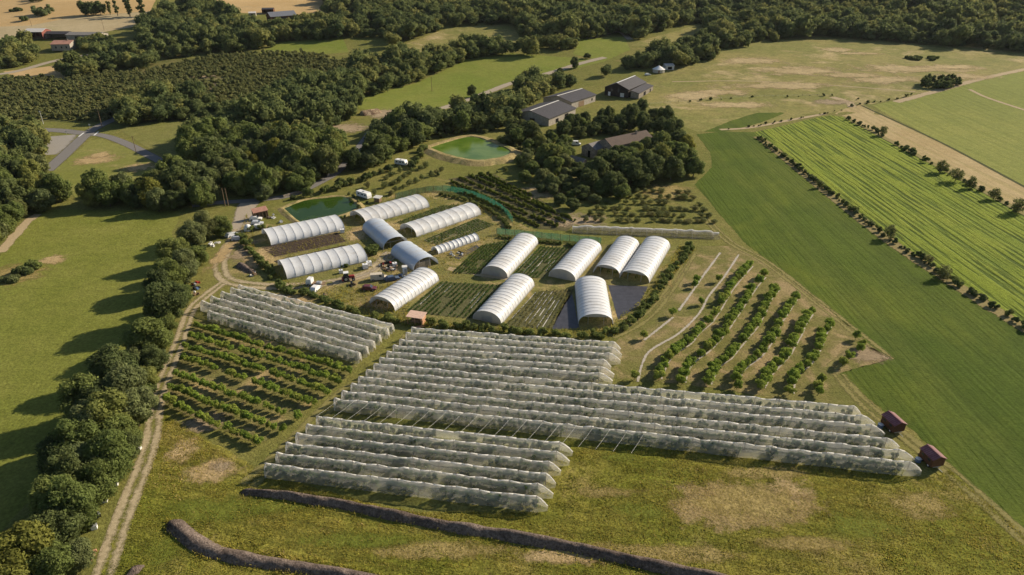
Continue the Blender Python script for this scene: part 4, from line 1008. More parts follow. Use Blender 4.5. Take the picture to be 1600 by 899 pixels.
# long low weathered net behind the tunnels
def lownet():
    a, b = G(895, 352.5, 1.9), G(1124, 362, 1.9); d = b - a; L = Vector(d[:2]).length
    t = thing('netted_row', 'long low brownish netted row behind the white tunnels', 'netted row', (a.x, a.y, 0), math.atan2(d.y, d.x))
    V = []; F = []; prof = [(-2.6, 0), (-2.3, .55), (-1.2, .92), (0, 1), (.8, .96), (1.2, .5), (1.3, 0)]; K = len(prof); n = int(L / .9); r = random.Random(3)
    for i in range(n + 1):
        h = 1.9 - .25 * math.sin(math.pi * ((i * L / n / 5) % 1)) + r.uniform(-.12, .12)
        if i < 3 or i > n - 3: h *= .75
        for y, z in prof: V.append((i * L / n, y + r.uniform(-.15, .15), z * h))
    for i in range(n):
        for j in range(K - 1): q = i * K + j; F.append((q, q + K, q + K + 1, q + 1))
    me = bpy.data.meshes.new('net_cover'); me.from_pydata(V, [], F); me.materials.append(M['net_brown']); me.update(); link('net_cover', me, t)
    rb = MB().tube([(i * L / n, V[i * K + 3][1], V[i * K + 3][2]) for i in range(n + 1)], .32, 6).build('net_ridge', M['net_ridge'], t)
    for i in range(int(L / 5)):
        MB().tube([(i * 5, -2.4, 0), (i * 5, -1.2, 1.72), (i * 5, 0, 1.85)], .04, 4).build('hoop', M['offwhite'], t)
lownet()

# trees under the nets: the 290 nearest as trees, the rest one mass
NETTREES.sort(key=lambda q: q[0].y)
NG = {}
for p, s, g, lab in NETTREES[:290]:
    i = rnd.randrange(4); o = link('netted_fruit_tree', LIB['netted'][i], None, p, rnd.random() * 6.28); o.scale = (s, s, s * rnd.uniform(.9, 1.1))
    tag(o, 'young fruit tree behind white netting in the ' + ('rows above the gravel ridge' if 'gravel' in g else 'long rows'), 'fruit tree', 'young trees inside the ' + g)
def merge_trees(name, items, variants, mats, label, kind='stuff', tintf=None, midx_t=False):
    Vs = []; Qs = []; Ts = []; n0 = 0
    for (p, sx, sz, vi) in items:
        V, Q = variants[vi % len(variants)]; a = rnd.random() * 6.283; c, s = math.cos(a), math.sin(a)
        W = np.stack([(V[:, 0] * c - V[:, 1] * s) * sx + p[0], (V[:, 0] * s + V[:, 1] * c) * sx + p[1], V[:, 2] * sz + p[2]], 1)
        Vs.append(W.astype(np.float32)); Qs.append(Q + n0); n0 += len(V); Ts.append(np.full(len(V), rnd.random() if tintf is None else tintf(p), np.float32))
    if not Vs: return None
    return tag(link(name, qmesh(name, np.concatenate(Vs), np.concatenate(Qs), mats, tint=np.concatenate(Ts))), label, kind=kind)
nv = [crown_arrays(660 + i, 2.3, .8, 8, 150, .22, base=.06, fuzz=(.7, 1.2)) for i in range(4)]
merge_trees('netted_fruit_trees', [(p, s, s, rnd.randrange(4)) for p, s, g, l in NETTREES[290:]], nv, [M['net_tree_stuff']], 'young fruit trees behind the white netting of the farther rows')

# ------------------------------------------------------------------ windbreak fences, stock fence
def windbreak(px, h, label, mat, name='windbreak_fence', every=3.0, cat='fence'):
    L = smooth_line([G(u, v) for u, v in px], 1.0); o = L[0]
    t = thing(name, label, cat, o); V = []; F = []
    for i, p in enumerate(L):
        q = p - o; s = .12 * math.sin(i * 2.1)
        for z, y in ((0, 0), (h * .5, s), (h + .08 * math.sin(i * 1.05), 0)): V.append((q.x + y * .6, q.y + y, z))
    for i in range(len(L) - 1):
        for k in range(2): F.append((i * 3 + k, (i + 1) * 3 + k, (i + 1) * 3 + k + 1, i * 3 + k + 1))
    me = bpy.data.meshes.new('net_panel'); me.from_pydata(V, [], F); me.materials.append(mat); me.update(); link('net_panel', me, t)
    pm = None
    for i in range(0, len(L), max(1, int(every))):
        q = L[i] - o
        if pm is None: pm = MB().tube([(0, 0, -.2), (0, 0, h + .15)], .06, 5).build('post', M['wood'], t, loc=q)
        else: c = pm.copy(); COL.objects.link(c); c.parent = t; c.location = q
windbreak([(618, 312), (640, 306), (665, 301), (692, 299), (720, 303), (745, 310), (770, 321), (788, 333), (801, 348)], 2.4, 'curved green windbreak net fence around the two upper white tunnels', M['green_net'])
windbreak([(776, 366), (820, 370), (880, 376), (939, 381)], 2.2, 'straight green windbreak net fence behind the four right hand tunnels', M['green_net'])
def postline(px, label, every=5.0, h=1.2):
    L = smooth_line([G(u, v) for u, v in px], every); o = L[0]; t = thing('stock_fence', label, 'fence', o); pm = None
    for p in L:
        q = p - o
        if pm is None: pm = MB().box((0, 0, h / 2), (.14, .14, h)).build('post', M['wood'], t, loc=q)
        else: c = pm.copy(); COL.objects.link(c); c.parent = t; c.location = q
    for z in (.45, .8, 1.1): MB().tube([p - o + Vector((0, 0, z)) for p in L], .012, 3, caps=False).build('wire', M['grey_metal'], t)
postline([(1015, 164), (1060, 160), (1110, 156), (1160, 153), (1230, 151), (1300, 150)], 'post and wire fence crossing the dry pasture', 7, 1.3)
# low stone walls
def wall(px, h, w, name, label, mat):
    L = smooth_line([G(u, v) for u, v in px], 2); o = L[0]; V = []; F = []
    for i, p in enumerate(L):
        d = (L[min(i + 1, len(L) - 1)] - L[max(i - 1, 0)]).normalized(); n = Vector((-d.y, d.x, 0)) * w / 2; q = p - o
        for a, z in ((-1, -.2), (-1, h), (1, h), (1, -.2)): V.append(tuple(q + n * a + Vector((0, 0, z + rnd.uniform(-.04, .04)))))
    for i in range(len(L) - 1):
        for k in range(3): a = i * 4 + k; F.append((a, a + 4, a + 5, a + 1))
    F += [(0, 1, 2, 3), tuple(len(V) - 4 + k for k in (3, 2, 1, 0))]
    me = bpy.data.meshes.new(name); me.from_pydata(V, [], F); me.materials.append(mat); me.update(); tag(link(name, me, None, o), label, 'wall')
wall([(512, 277), (517, 268), (524, 261)], 1.1, .5, 'parapet_wall', 'pale parapet wall beside the road at the dark wood edge', M['plaster'])
wall([(443, 309), (460, 304), (476, 299), (484, 297)], 1.0, .5, 'roadside_wall', 'low stone wall along the road behind the small pond', M['stone'])

# ------------------------------------------------------------------ orchards, vines, hedges
NF = [0]
def fruit_row(px, spacing, label, group, keep=1.0, h=(2.2, 3.0), crownpx=True, name='fruit_tree'):
    L = smooth_line([C_(u, v, 2.6) if crownpx else G(u, v) for u, v in px], spacing)
    for p in L:
        if rnd.random() > keep: continue
        p = p + Vector((rnd.uniform(-.3, .3), rnd.uniform(-.25, .25), 0)); s = rnd.uniform(*h) / 2.6 * 1.05
        i = rnd.randrange(6); t = thing(name, label, 'fruit tree', p, rnd.random() * 6.28, group); t.scale = (s * rnd.uniform(.9, 1.2), s * rnd.uniform(.9, 1.2), s)
        link('crown', LIB['fruit'][i][0], t); link('trunk', LIB['fruit'][i][1], t); NF[0] += 1
Z = lambda pts: [(960 + x / 3.457, 370 + y / 3.457) for x, y in pts]
rows = [
 ([(735, 140), (690, 190), (640, 250), (600, 310), (560, 380), (510, 450), (450, 500), (400, 560), (310, 620), (265, 690), (240, 750)], .95),
 ([(805, 200), (760, 250), (720, 310), (680, 370), (640, 430), (600, 490), (550, 550), (500, 600), (430, 650), (390, 700), (370, 770)], .92),
 ([(880, 265), (830, 330), (800, 400), (760, 470), (710, 530), (650, 600), (620, 640), (560, 680), (530, 730), (510, 780)], .97),
 ([(975, 320), (930, 390), (890, 450), (860, 520), (820, 580), (780, 630), (740, 660), (690, 700), (660, 760), (668, 800)], .97),
 ([(1060, 400), (1020, 460), (1000, 510), (960, 580), (930, 630), (880, 680), (830, 740), (800, 800)], .95),
 ([(1160, 465), (1130, 510), (1110, 570), (1080, 630), (1040, 680), (990, 720), (960, 780), (955, 830)], .95)]
for i, (r, k) in enumerate(rows):
    fruit_row(Z(r), 1.95, 'young fruit tree in the %s row of the curving orchard, counted from the tunnels' % ORD[i + 2], 'trees of the %s curving orchard row' % ORD[i + 2], k)
for pts, lab in (([(445, 225)], 'first'), ([(430, 252)], 'first'), ([(315, 405)], 'first'), ([(160, 525)], 'first'), ([(565, 220)], 'second'), ([(475, 345)], 'second'), ([(110, 745)], 'second')):
    p = C_(*Z(pts)[0], 2.6); place_tree('fruit_tree', p, 2.6, 1.1, 'fruit', None, 'lone young fruit tree on the %s, almost bare pale strip of the orchard' % lab, 'lone trees on the %s bare strip' % lab, 'fruit tree')
for x, y in ((1310, 530), (1340, 570), (1332, 600), (1272, 640), (1235, 672)):
    place_tree('fruit_tree', C_(*Z([(x, y)])[0], 2.6), 2.6, 1.2, 'fruit', None, 'young fruit tree in the short last row beside the bare corner of the crop', 'trees of the short last orchard row', 'fruit tree')
for x, y in ((1112, 765), (1100, 800), (1105, 830)):
    place_tree('fruit_tree', C_(*Z([(x, y)])[0], 2.6), 2.7, 1.2, 'fruit', None, 'young fruit tree in the small clump touching the far corner of the netted rows', 'clump at the netted row corner', 'fruit tree')
def strip(px, w, label='pale mulch strip'):
    o = ribbon('mulch_strip', px, w, track_strip, .09, 1.2)
track_strip = track_mat('weathered_mulch', (.36, .32, .25), (.50, .45, .38), False, 1.1, .6)
strip(Z([(572, 88), (480, 212), (420, 300), (348, 400)]), .8); strip(Z([(318, 436), (250, 490), (160, 560)]), .8)
strip(Z([(672, 98), (590, 222), (510, 322), (460, 412), (350, 522), (200, 612), (150, 690), (126, 785)]), .7)
for r, k in rows: strip([(u + 4, v + 6) for u, v in Z(r)], .45)
# left open orchard
la, lb = [(307, 505), (299, 521), (291, 538), (285, 556), (274, 582), (266, 602), (258, 622)], [(545, 577), (530, 592), (512, 608), (492, 626), (466, 648), (438, 668), (404, 688)]
for i in range(7):
    a, b = la[i], lb[i]
    px = [(a[0] + (b[0] - a[0]) * k / 6, a[1] + (b[1] - a[1]) * k / 6 + math.sin(k + i) * 1) for k in range(7)]
    fruit_row(px, 1.4, 'small bushy fruit tree in the %s row of the open orchard below the netted block' % ORD[i], 'trees of the %s open orchard row' % ORD[i], .92, (1.5, 2.3), True, 'bush_fruit_tree')
sheet('vineyard_floor_shade', [(700, 280), (770, 272), (835, 306), (902, 346), (885, 362), (840, 358), (760, 318)], field('vineyard_floor_shade', (.085, .082, .036), (.12, .105, .05), None, .05, .3, 2, contrast=.4), .04)  # ground sheet coloured dark to stand for shade between the vine rows
def leaf_row(name, px, w, h, label, cat, mat, dens=26, group=None, size=.28, tops=None, gap=.2):
    """a continuous row of foliage (vine row, hedge): one thing"""
    L = smooth_line([G(u, v) for u, v in px], .5); o = L[0]; n = len(L); m = int(n * .5 * dens)
    k = rs.randint(0, n - 1, m); f = rs.uniform(0, 1, m)
    A = np.array([tuple(p - o) for p in L]); P = A[k] + (A[np.minimum(k + 1, n - 1)] - A[k]) * f[:, None]
    hh = h * (.65 + .6 * vnoise(P[:, 0] + o.x, P[:, 1] + o.y, 1.8, 8)); th = rs.uniform(0, math.pi, m); rr = np.sqrt(rs.uniform(.25, 1, m))
    P[:, 0] += np.cos(th) * rr * w / 2; P[:, 1] += rs.normal(0, w * .25, m); P[:, 2] = hh * (.12 + .88 * np.sin(th) * rr)
    keep = vnoise(P[:, 0] + o.x, P[:, 1] + o.y, 2.3, 21) > gap; P = P[keep]
    kv, kq = kites(P, size, .8)
    t = link(name, qmesh(name, kv, kq, [mat]), None, o); return tag(t, label, cat, group)
VR = []
for i, (a, b) in enumerate([((705, 285), (873, 356)), ((717, 279), (882, 348)), ((732, 275), (898, 346)), ((748, 273), (860, 328)), ((765, 276), (830, 307)), ((707, 294), (842, 355))]):
    VR.append(([a, ((a[0] + b[0]) / 2, (a[1] + b[1]) / 2 + 1), b], 1.1, 1.5, 'row of leafy vines on the slope above the green fence', 'vine_row', 'vine row', M['vine'], 'vine rows above the green fence'))
HEDGES = [
 ([(372, 372), (385, 384), (395, 396), (405, 408), (418, 422), (430, 434)], 3, 2.6, 'leafy hedge between the lane bend and the ploughed beds'),
 ([(430, 444), (455, 456), (480, 462), (510, 472), (535, 483)], 3, 2.0, 'ragged hedge between the lane and the left netted block'),
 ([(545, 486), (575, 494), (610, 500), (632, 505)], 3, 1.9, 'ragged hedge in front of the dark open tunnel end'),
 ([(672, 508), (710, 513), (760, 517), (810, 521), (850, 524)], 2.5, 2.0, 'ragged hedge between the tunnels and the short netted rows'),
 ([(865, 525), (900, 527), (935, 525), (965, 519), (985, 508)], 3, 2.3, 'ragged hedge below the black plastic beds'),
 ([(990, 500), (1008, 482), (1022, 462), (1040, 440), (1055, 420), (1072, 398), (1078, 384)], 2.6, 2.2, 'thin hedge of young shrubs right of the joined tunnels'),
 ([(455, 430), (480, 424), (510, 420), (540, 416)], 1.8, 1.2, 'low dark weeds along the foot of the lane side tunnel'),
 ([(385, 360), (400, 362), (418, 358)], 3, 2.2, 'bushes below the parked cars'),
 ([(685, 305), (720, 312), (755, 325), (785, 345), (795, 358)], 1.6, 1.5, 'dark bushes along the inside of the curved green fence'),
 ([(780, 372), (830, 378), (880, 383), (935, 389)], 1.6, 1.2, 'dark bushes along the foot of the straight green fence')]
def bush_row(px, w, h, lab, name='hedge', cat='hedge', mat=None, group=None):
    L = smooth_line([G(u, v) for u, v in px], w * .5); c = L[0]; V = []; Q = []; n0 = 0
    for p in L:
        if rnd.random() < .14: continue
        k = rnd.uniform(.45, 1.15); q = p - c + Vector((rnd.uniform(-.3, .3) * w, rnd.uniform(-.3, .3) * w, 0))
        v_, q_ = crown_arrays(rnd.randrange(9999), h * k, w * .5 * (.6 + .5 * k), 7, 260, .21, base=0.0, core=.8); V.append(v_ + np.array(tuple(q))); Q.append(q_ + n0); n0 += len(v_)
    tag(link(name, qmesh(name, np.concatenate(V), np.concatenate(Q), [mat or M['leaf']]), None, c), lab, cat, group)
for px, w, h, lab in HEDGES: bush_row(px, w, h, lab)
for v in VR: bush_row(*v)
# ------------------------------------------------------------------ hedgerow along the dirt track (each tree its own)
HR = [(318, 352, 9, 4.0, 'grey', 'greyish bushy tree at the top of the track hedgerow, nearest the entrance lane'), (345, 352, 7, 3.4, 'oak', 'small green tree beside the entrance lane opposite the red roofed shelter'),
 (300, 366, 9, 4.2, 'grey', 'tall grey green tree, second from the top of the track hedgerow'), (272, 392, 9, 4.6, 'oak', 'round green tree casting a shadow on the meadow, third in the track hedgerow'),
 (308, 398, 6, 3.6, 'oak', 'low bushy tree left of the lane bend'), (285, 412, 8, 4.0, 'grey', 'grey green tree below the white debris'), (262, 430, 9, 4.6, 'oak', 'broad tree beside the red junk in the track hedgerow'),
 (290, 424, 6, 3.2, 'grey', 'low grey bush tree above the red junk'), (258, 470, 12, 5.4, 'dark', 'big dark tree with long double shadow, half way down the track hedgerow'), (280, 462, 7, 3.2, 'oak', 'small tree against the boards beside the track'),
 (232, 522, 9, 5.0, 'oak', 'round tree below the big dark one in the track hedgerow'), (262, 505, 5, 2.6, 'oak', 'bright bush right of the round hedgerow tree'), (215, 550, 5, 2.6, 'grey', 'small grey bush between two hedgerow trees'),
 (172, 575, 9, 4.8, 'dark', 'dark round tree standing out left of the track hedgerow'), (238, 562, 6, 3.2, 'dark', 'small dark tree close to the track'), (230, 590, 5, 2.8, 'oak', 'low green bush tree leaning to the track'),
 (198, 605, 10, 4.6, 'grey', 'tall grey green tree at the top of the dense hedgerow clump'), (128, 622, 10, 4.4, 'oak', 'left tree of the dense hedgerow clump, shadow reaching the meadow'), (208, 635, 9, 4.2, 'grey', 'right hand grey tree of the dense hedgerow clump'),
 (165, 655, 11, 4.8, 'oak', 'tallest tree in the dense hedgerow clump'), (120, 690, 10, 4.4, 'oak', 'dark leafy tree at the left edge of the lower hedgerow'), (165, 712, 10, 4.4, 'oak', 'broad tree over the pale boards beside the track'),
 (105, 742, 9, 3.9, 'dark', 'dark tree in the lower hedgerow with a long black shadow'), (112, 790, 10, 4.0, 'oak', 'upright tree above the white box at the bottom left'), (38, 860, 8.5, 4.6, 'gold', 'yellow green round tree in the bottom left corner'),
 (80, 880, 7, 3.0, 'oak', 'green tree right of the yellow green corner tree'), (118, 868, 5.5, 2.2, 'grey', 'bluish grey bush beside the orange crates'), (10, 905, 8, 4, 'gold', 'yellow green tree cut by the bottom left corner'),
 (150, 632, 9, 4.2, 'dark', 'darker tree between the left and the grey trees of the dense clump'), (188, 675, 8, 3.8, 'oak', 'tree on the track side in the middle of the dense clump'), (140, 668, 10, 4.4, 'grey', 'grey green tree in the heart of the dense hedgerow clump'), (192, 700, 6, 3.0, 'dark', 'dark low tree at the track edge above the pale crates'),
 (135, 722, 9, 4.2, 'grey', 'grey green tree between the broad and the dark leafy hedgerow trees'), (88, 712, 8, 3.6, 'dark', 'small dark tree on the meadow side of the lower hedgerow'), (150, 750, 8, 3.4, 'oak', 'narrow tree above the dark boxes on the verge'), (85, 775, 9, 3.8, 'oak', 'leafy tree on the meadow side above the yellow green corner tree'), (90, 825, 8, 3.6, 'dark', 'dark tree between the upright tree and the corner trees'), (252, 482, 9, 4.2, 'oak', 'green tree joined to the lower side of the big dark hedgerow tree'), (250, 442, 8, 3.8, 'dark', 'dark tree between the red junk and the big dark hedgerow tree')]
for u, v, h, r, k, lab in HR: place_tree('hedgerow_tree', C_(u, v, h), h * 1.05, r * 1.12, k, 'near', lab)
for i in range(95):      # undergrowth between hedgerow and track
    t = i / 94; px = [(318, 385), (300, 415), (285, 450), (268, 500), (250, 550), (235, 595), (222, 640), (203, 690), (166, 750), (140, 800), (120, 870)]
    j = min(int(t * 10), 9); f = t * 10 - j; u = px[j][0] + (px[j + 1][0] - px[j][0]) * f; v = px[j][1] + (px[j + 1][1] - px[j][1]) * f
    p = G(u + rnd.uniform(-16, 7), v + rnd.uniform(-6, 6)); s = rnd.uniform(.7, 1.7) * (1 if v < 690 else .7); k = rnd.choice(['shrub', 'shrub', 'shrub_grey', 'shrub_dark'])
    o = link('shrub', rnd.choice(LIB[k]), None, p, rnd.random() * 6); o.scale = (s * 1.2, s * 1.2, s); tag(o, 'low green shrub in the undergrowth between hedgerow and dirt track', 'shrub', 'undergrowth shrubs along the dirt track')
def pond_shrubs():
    shrubs([(436, 330), (445, 322), (470, 312), (505, 306), (540, 303), (562, 318), (560, 332), (530, 345), (495, 352), (470, 354)], 3.0, (.3, .9), 'shrub on the bank of the small pond', 'shrubs round the small pond', ('shrub_grey', 'shrub'), .45)
    shrubs([(660, 222), (690, 215), (735, 207), (770, 213), (806, 230), (812, 242)], 3.6, (.6, 1.6), 'shrub on the far bank of the big pond', 'shrubs on the far bank of the big pond', ('shrub_dark', 'shrub'), .3)
    shrubs([(660, 268), (700, 276), (740, 276), (790, 268)], 3.6, (.4, .9), 'shrub at the foot of the big pond bank', 'shrubs below the big pond bank', ('shrub_grey', 'shrub'), .4)
# shrubs between the crops
def shrubs(px, every, s, lab, grp, kinds=('shrub', 'shrub_dark'), skip=.15, wob=.8, name='shrub'):
    for p in smooth_line([G(u, v) for u, v in px], every):
        if rnd.random() < skip: continue
        k = rnd.uniform(*s); o = link(name, rnd.choice(LIB[rnd.choice(kinds)]), None, p + Vector((rnd.uniform(-wob, wob), rnd.uniform(-wob, wob), 0)), rnd.random() * 6)
        o.scale = (k * rnd.uniform(.8, 1.3), k * rnd.uniform(.8, 1.3), k); tag(o, lab, 'shrub', grp)
shrubs([(1186, 217), (1200, 228), (1250, 265), (1300, 305), (1345, 340), (1390, 376), (1440, 408), (1480, 436), (1540, 472), (1600, 512), (1650, 545)], 1.35, (.35, 1.0), 'small shrub on the grassy bank between dark green and lime green crops', 'shrubs between the two crops', ('shrub_grey', 'shrub_dark', 'shrub'), .2)
pond_shrubs()
shrubs([(462, 312), (505, 300), (545, 290), (575, 280), (605, 268)], 2.2, (.7, 1.7), 'bushy shrub on the slope between the small pond and the road', 'shrubs between small pond and road', ('shrub_dark', 'shrub'), .2, 2.0)
shrubs([(545, 316), (575, 318), (600, 322), (615, 318)], 2.0, (.4, .9), 'shrub in the grass round the long caravan and the hut', 'shrubs round the caravan', ('shrub_grey', 'shrub'), .3, 1.5)
shrubs([(640, 268), (650, 250), (662, 236)], 1.8, (.7, 1.6), 'bush left of the big pond bank', 'bushes left of the big pond', ('shrub_dark', 'shrub'), .15, 1.5)
for u, v, h in ((1390, 374, 5), (1474, 436, 4.5), (1280, 294, 3.2), (1450, 412, 3)): place_tree('bank_tree', G(u, v), h, h * .5, 'ragged', None, {1390: 'small dark tree casting a spiky shadow on the deep green crop', 1474: 'small dark tree near the right end of the bank between crops', 1280: 'dark bush tree high on the bank between the crops', 1450: 'low dark tree next to the right end bank tree'}[u])
shrubs([(1325, 186), (1345, 196), (1380, 214), (1420, 238), (1465, 262), (1500, 282), (1540, 302), (1585, 326), (1640, 352)], 2.6, (.4, 1.15), 'shrub on the far edge of the lime green crop beside the hay strip', 'shrubs beside the hay strip', ('shrub', 'shrub_grey'), .35, 1.2)
for i, (u, v, h) in enumerate(((1378, 212, 5), (1468, 270, 5.5), (1492, 284, 6), (1515, 295, 5), (1552, 312, 4.5), (1588, 332, 6))): place_tree('strip_tree', G(u, v), h, h * .5, 'ragged', None, 'small tree beside the hay strip, %s from the top end' % ORD[i])
shrubs([(1060, 161), (1110, 157), (1160, 154), (1230, 152), (1300, 150), (1340, 156)], 6, (.3, .8), 'small shrub along the wire fence in the dry pasture', 'shrubs along the pasture fence', ('shrub_dark',), .4)
shrubs([(1128, 203), (1170, 199), (1235, 188), (1300, 176), (1345, 164), (1400, 155), (1430, 147)], 3.5, (.3, .8), 'low shrub along the ragged edge of the small dark green wedge', 'shrubs along the crop top edge', ('shrub_grey', 'shrub_dark'), .3)
# round bushes in the pasture
def clump(u, v, ru, rv, h, n, lab, kind='dark', name='thicket', r=2.6):
    c = G(u, v); V = []; Q = []; n0 = 0
    for i in range(n):
        a, q = rnd.random() * 6.28, math.sqrt(rnd.random()); p = G(u + ru * q * math.cos(a), v + rv * q * math.sin(a)); hh = h * rnd.uniform(.7, 1.1)
        v_, q_ = crown_arrays(rnd.randrange(9999), hh, r, 8, 260, .55, base=0.0); V.append(v_ + np.array(tuple(p - c))); Q.append(q_ + n0); n0 += len(v_)
    tag(link(name, qmesh(name, np.concatenate(V), np.concatenate(Q), [M['leaf_' + kind] if kind != 'oak' else M['leaf']]), None, c), lab, 'thicket')
clump(1468, 134, 28, 6, 6.0, 34, 'dark rounded thicket in the dry pasture beside the path'); clump(1440, 93, 26, 2.5, 1.8, 12, 'low flat dark thicket in the upper pasture')
clump(38, 428, 14, 3, 2.0, 6, 'dark bramble thicket in the left meadow', 'dark', r=1.6); clump(55, 418, 12, 3, 2.4, 6, 'second bramble thicket, beside the dry patch in the left meadow', 'oak', r=1.5); clump(18, 438, 18, 5, 1.4, 6, 'greyish low bramble at the left picture edge', 'grey', r=1.4)
clump(700, 390, 1, 1, 1.0, 1, 'tiny bush beside the caterpillar tunnel', 'dark', r=.8); clump(583, 397, 9, 4, 3.2, 4, 'bright round bush between the two storage tunnels and lane', 'oak', r=2.0)
# the small orchards and shrubs round the upper ponds
for k, (a, b) in enumerate((((566, 300), (640, 262)), ((585, 305), (665, 262)), ((610, 305), (690, 268)), ((548, 290), (610, 268)))):
    for p in smooth_line([G(*a), G(*b)], 4.2):
        p = p + Vector((rnd.uniform(-.8, .8), rnd.uniform(-.8, .8), 0))
        if rnd.random() < .85: place_tree('orchard_tree', p, rnd.uniform(1.8, 3.2), rnd.uniform(1.1, 1.8), 'ragged', None, 'small round tree in the %s slanting row left of the big pond' % ORD[k], 'trees of the %s slanting row' % ORD[k])
for k in range(6):
    a = (915 + k * 8, 346 - k * 9.5); b = (1115 - k * 8, 348 - k * 9)
    for p in smooth_line([G(*a), G(*b)], 3.0):
        p = p + Vector((rnd.uniform(-.5, .5), rnd.uniform(-.5, .5), 0))
        if rnd.random() < .85: o = place_tree('orchard_tree', p, rnd.uniform(1.2, 2.2), rnd.uniform(1.2, 2.0), 'ragged', None, 'low bushy tree in the %s row of the dry orchard behind the long brown net' % ORD[k], 'trees of the %s dry orchard row' % ORD[k])
# ------------------------------------------------------------------ single trees round the buildings
S1 = [(895, 190, 10, 5, 'dark'), (915, 186, 8, 4, 'dark'), (880, 200, 9, 4.5, 'dark'), (985, 182, 13, 5.5, 'dark'), (970, 192, 9, 5, 'dark'), (1005, 190, 11, 4.5, 'dark'), (1003, 165, 8, 4, 'dark'), (1040, 180, 12, 5, 'dark'), (1052, 200, 11, 6, 'dark'), (1030, 196, 9, 5, 'dark'),
 (905, 205, 6, 4, 'dark'), (930, 200, 6, 4, 'dark'), (945, 200, 5, 4, 'dark'), (960, 202, 6, 4, 'dark'), (935, 265, 11, 6, 'dark'), (958, 256, 12, 6, 'dark'), (985, 250, 12, 6, 'oak'), (1008, 256, 12, 6, 'dark'), (1030, 246, 12, 6, 'oak'), (1052, 238, 12, 6, 'oak'), (1072, 248, 11, 6, 'oak'), (1085, 260, 8, 5, 'oak'),
 (1050, 262, 10, 6, 'dark'), (1000, 272, 9, 6, 'dark'), (960, 285, 9, 5, 'dark'), (940, 292, 6, 4, 'oak'), (972, 298, 6, 4, 'oak'), (920, 278, 9, 4.5, 'dark'), (905, 268, 6, 3.6, 'dark'), (1070, 225, 9, 5, 'gold'), (858, 240, 11, 5.5, 'oak'), (865, 258, 9, 4, 'oak'), (830, 205, 10, 4.5, 'dark'), (842, 222, 8, 4, 'oak'), (808, 212, 8, 4.5, 'oak'), (826, 228, 6, 4, 'oak'),
 (850, 275, 6, 4, 'grey'), (832, 262, 6, 4, 'oak'), (815, 250, 5, 3.6, 'oak'), (800, 205, 8, 4.5, 'dark'), (790, 218, 5, 4, 'dark'), (875, 232, 6, 4, 'oak'), (846, 292, 4, 3, 'grey'), (820, 275, 5, 3.2, 'oak'), (880, 282, 5, 3.2, 'grey'), (930, 310, 3.5, 2.4, 'grey'), (875, 310, 4, 3, 'dark'), (968, 240, 9, 5, 'dark'), (992, 236, 9, 5, 'oak'), (1014, 228, 10, 5, 'dark'), (1032, 222, 11, 5, 'oak'), (945, 246, 8, 4.5, 'dark'), (1060, 218, 10, 5, 'dark'), (1022, 262, 11, 6, 'dark'), (930, 275, 8, 4, 'dark'), (985, 265, 11, 6, 'dark'), (895, 318, 4, 3, 'dark'), (910, 300, 5, 4, 'dark')]
for u, v, h, r, k in S1:
    w = 'around the farmhouse' if v > 196 and u > 895 else ('between the big pond and the farmhouse' if u < 890 else 'between the barns and the farmhouse')
    place_tree('farm_tree', C_(u, v, h), h, r, k, 'mid', '%s tree in the thick planting %s' % ({'dark': 'dark green', 'oak': 'mid green', 'grey': 'grey green', 'gold': 'yellowish'}[k], w), '%s trees %s' % (k, w))
def farm_scatter(poly, sp, hs, seed, kinds, w):
    for p in scatter(poly, sp, hs[0], seed, .3):
        h = rnd.uniform(*hs); k = rnd.choice(kinds)
        place_tree('farm_tree', Vector(p), h, h * rnd.uniform(.5, .68), k, 'mid', '%s tree in the thick planting %s' % ({'dark': 'dark green', 'oak': 'mid green', 'grey': 'grey green'}[k], w), '%s trees %s' % (k, w))
LATER = lambda: (farm_scatter([(800, 195), (850, 205), (890, 222), (885, 240), (905, 262), (915, 285), (900, 312), (868, 315), (835, 285), (805, 262), (818, 235)], 6.8, (3, 7), 5, ['dark', 'dark', 'oak', 'grey'], 'between the big pond and the farmhouse'),
    farm_scatter([(895, 190), (980, 180), (1050, 190), (1060, 208), (1010, 200), (940, 212), (900, 215)], 10.0, (4, 9), 6, ['dark', 'dark', 'oak'], 'between the barns and the farmhouse'))
place_tree('conifer', C_(950, 177, 11), 11, 4.2, 'conifer', None, 'dark cone shaped conifer between the barns and the farmhouse')
place_tree('lone_tree', C_(737, 141, 8), 8, 3.2, 'dark', 'mid', 'lone round tree on the bright meadow beside the lane')
for i, (u, v) in enumerate(((875, 108), (898, 97), (918, 80))): place_tree('lane_tree', C_(u, v, 6 + 2 * i), [4, 8, 4][i], [3, 3.6, 3][i], 'dark', 'mid', ['small bush tree beside the lane on the bright meadow', 'taller dark tree where the lane meets the hedge', 'dark bush on the small meadow behind the hedge'][i])
for i, (u, v, h) in enumerate(((131, 12, 13), (143, 13, 12), (155, 12, 12), (169, 9, 15), (180, 8, 18), (199, 7, 20), (218, 7, 20))):
    if i in (0, 1, 2): place_tree('field_tree', C_(u, v, h), h, 6, 'dark', 'far', '%s round tree of the line between wheat and stubble' % ['leftmost', 'middle', 'rightmost'][i])
    else: place_tree('poplar', C_(u, v, h), h, 2.6 if i < 5 else 4.2, 'poplar', None, 'tall narrow poplar between wheat and stubble, %s from the left' % ORD[i - 3])
clump(72, 24, 16, 4, 8, 9, 'grey green tree clump on the wheat field edge', 'grey', 'tree_clump', 5); clump(40, 33, 6, 1, 5, 3, 'small dark bush on the wheat field edge', 'dark', r=3.5); clump(27, 18, 9, 1.5, 3.5, 4, 'low dark bush on the grassy strip in the wheat', 'dark', r=3); clump(55, 2, 14, 3, 8, 6, 'dark trees at the top edge above the wheat', 'dark', 'tree_clump', 5)
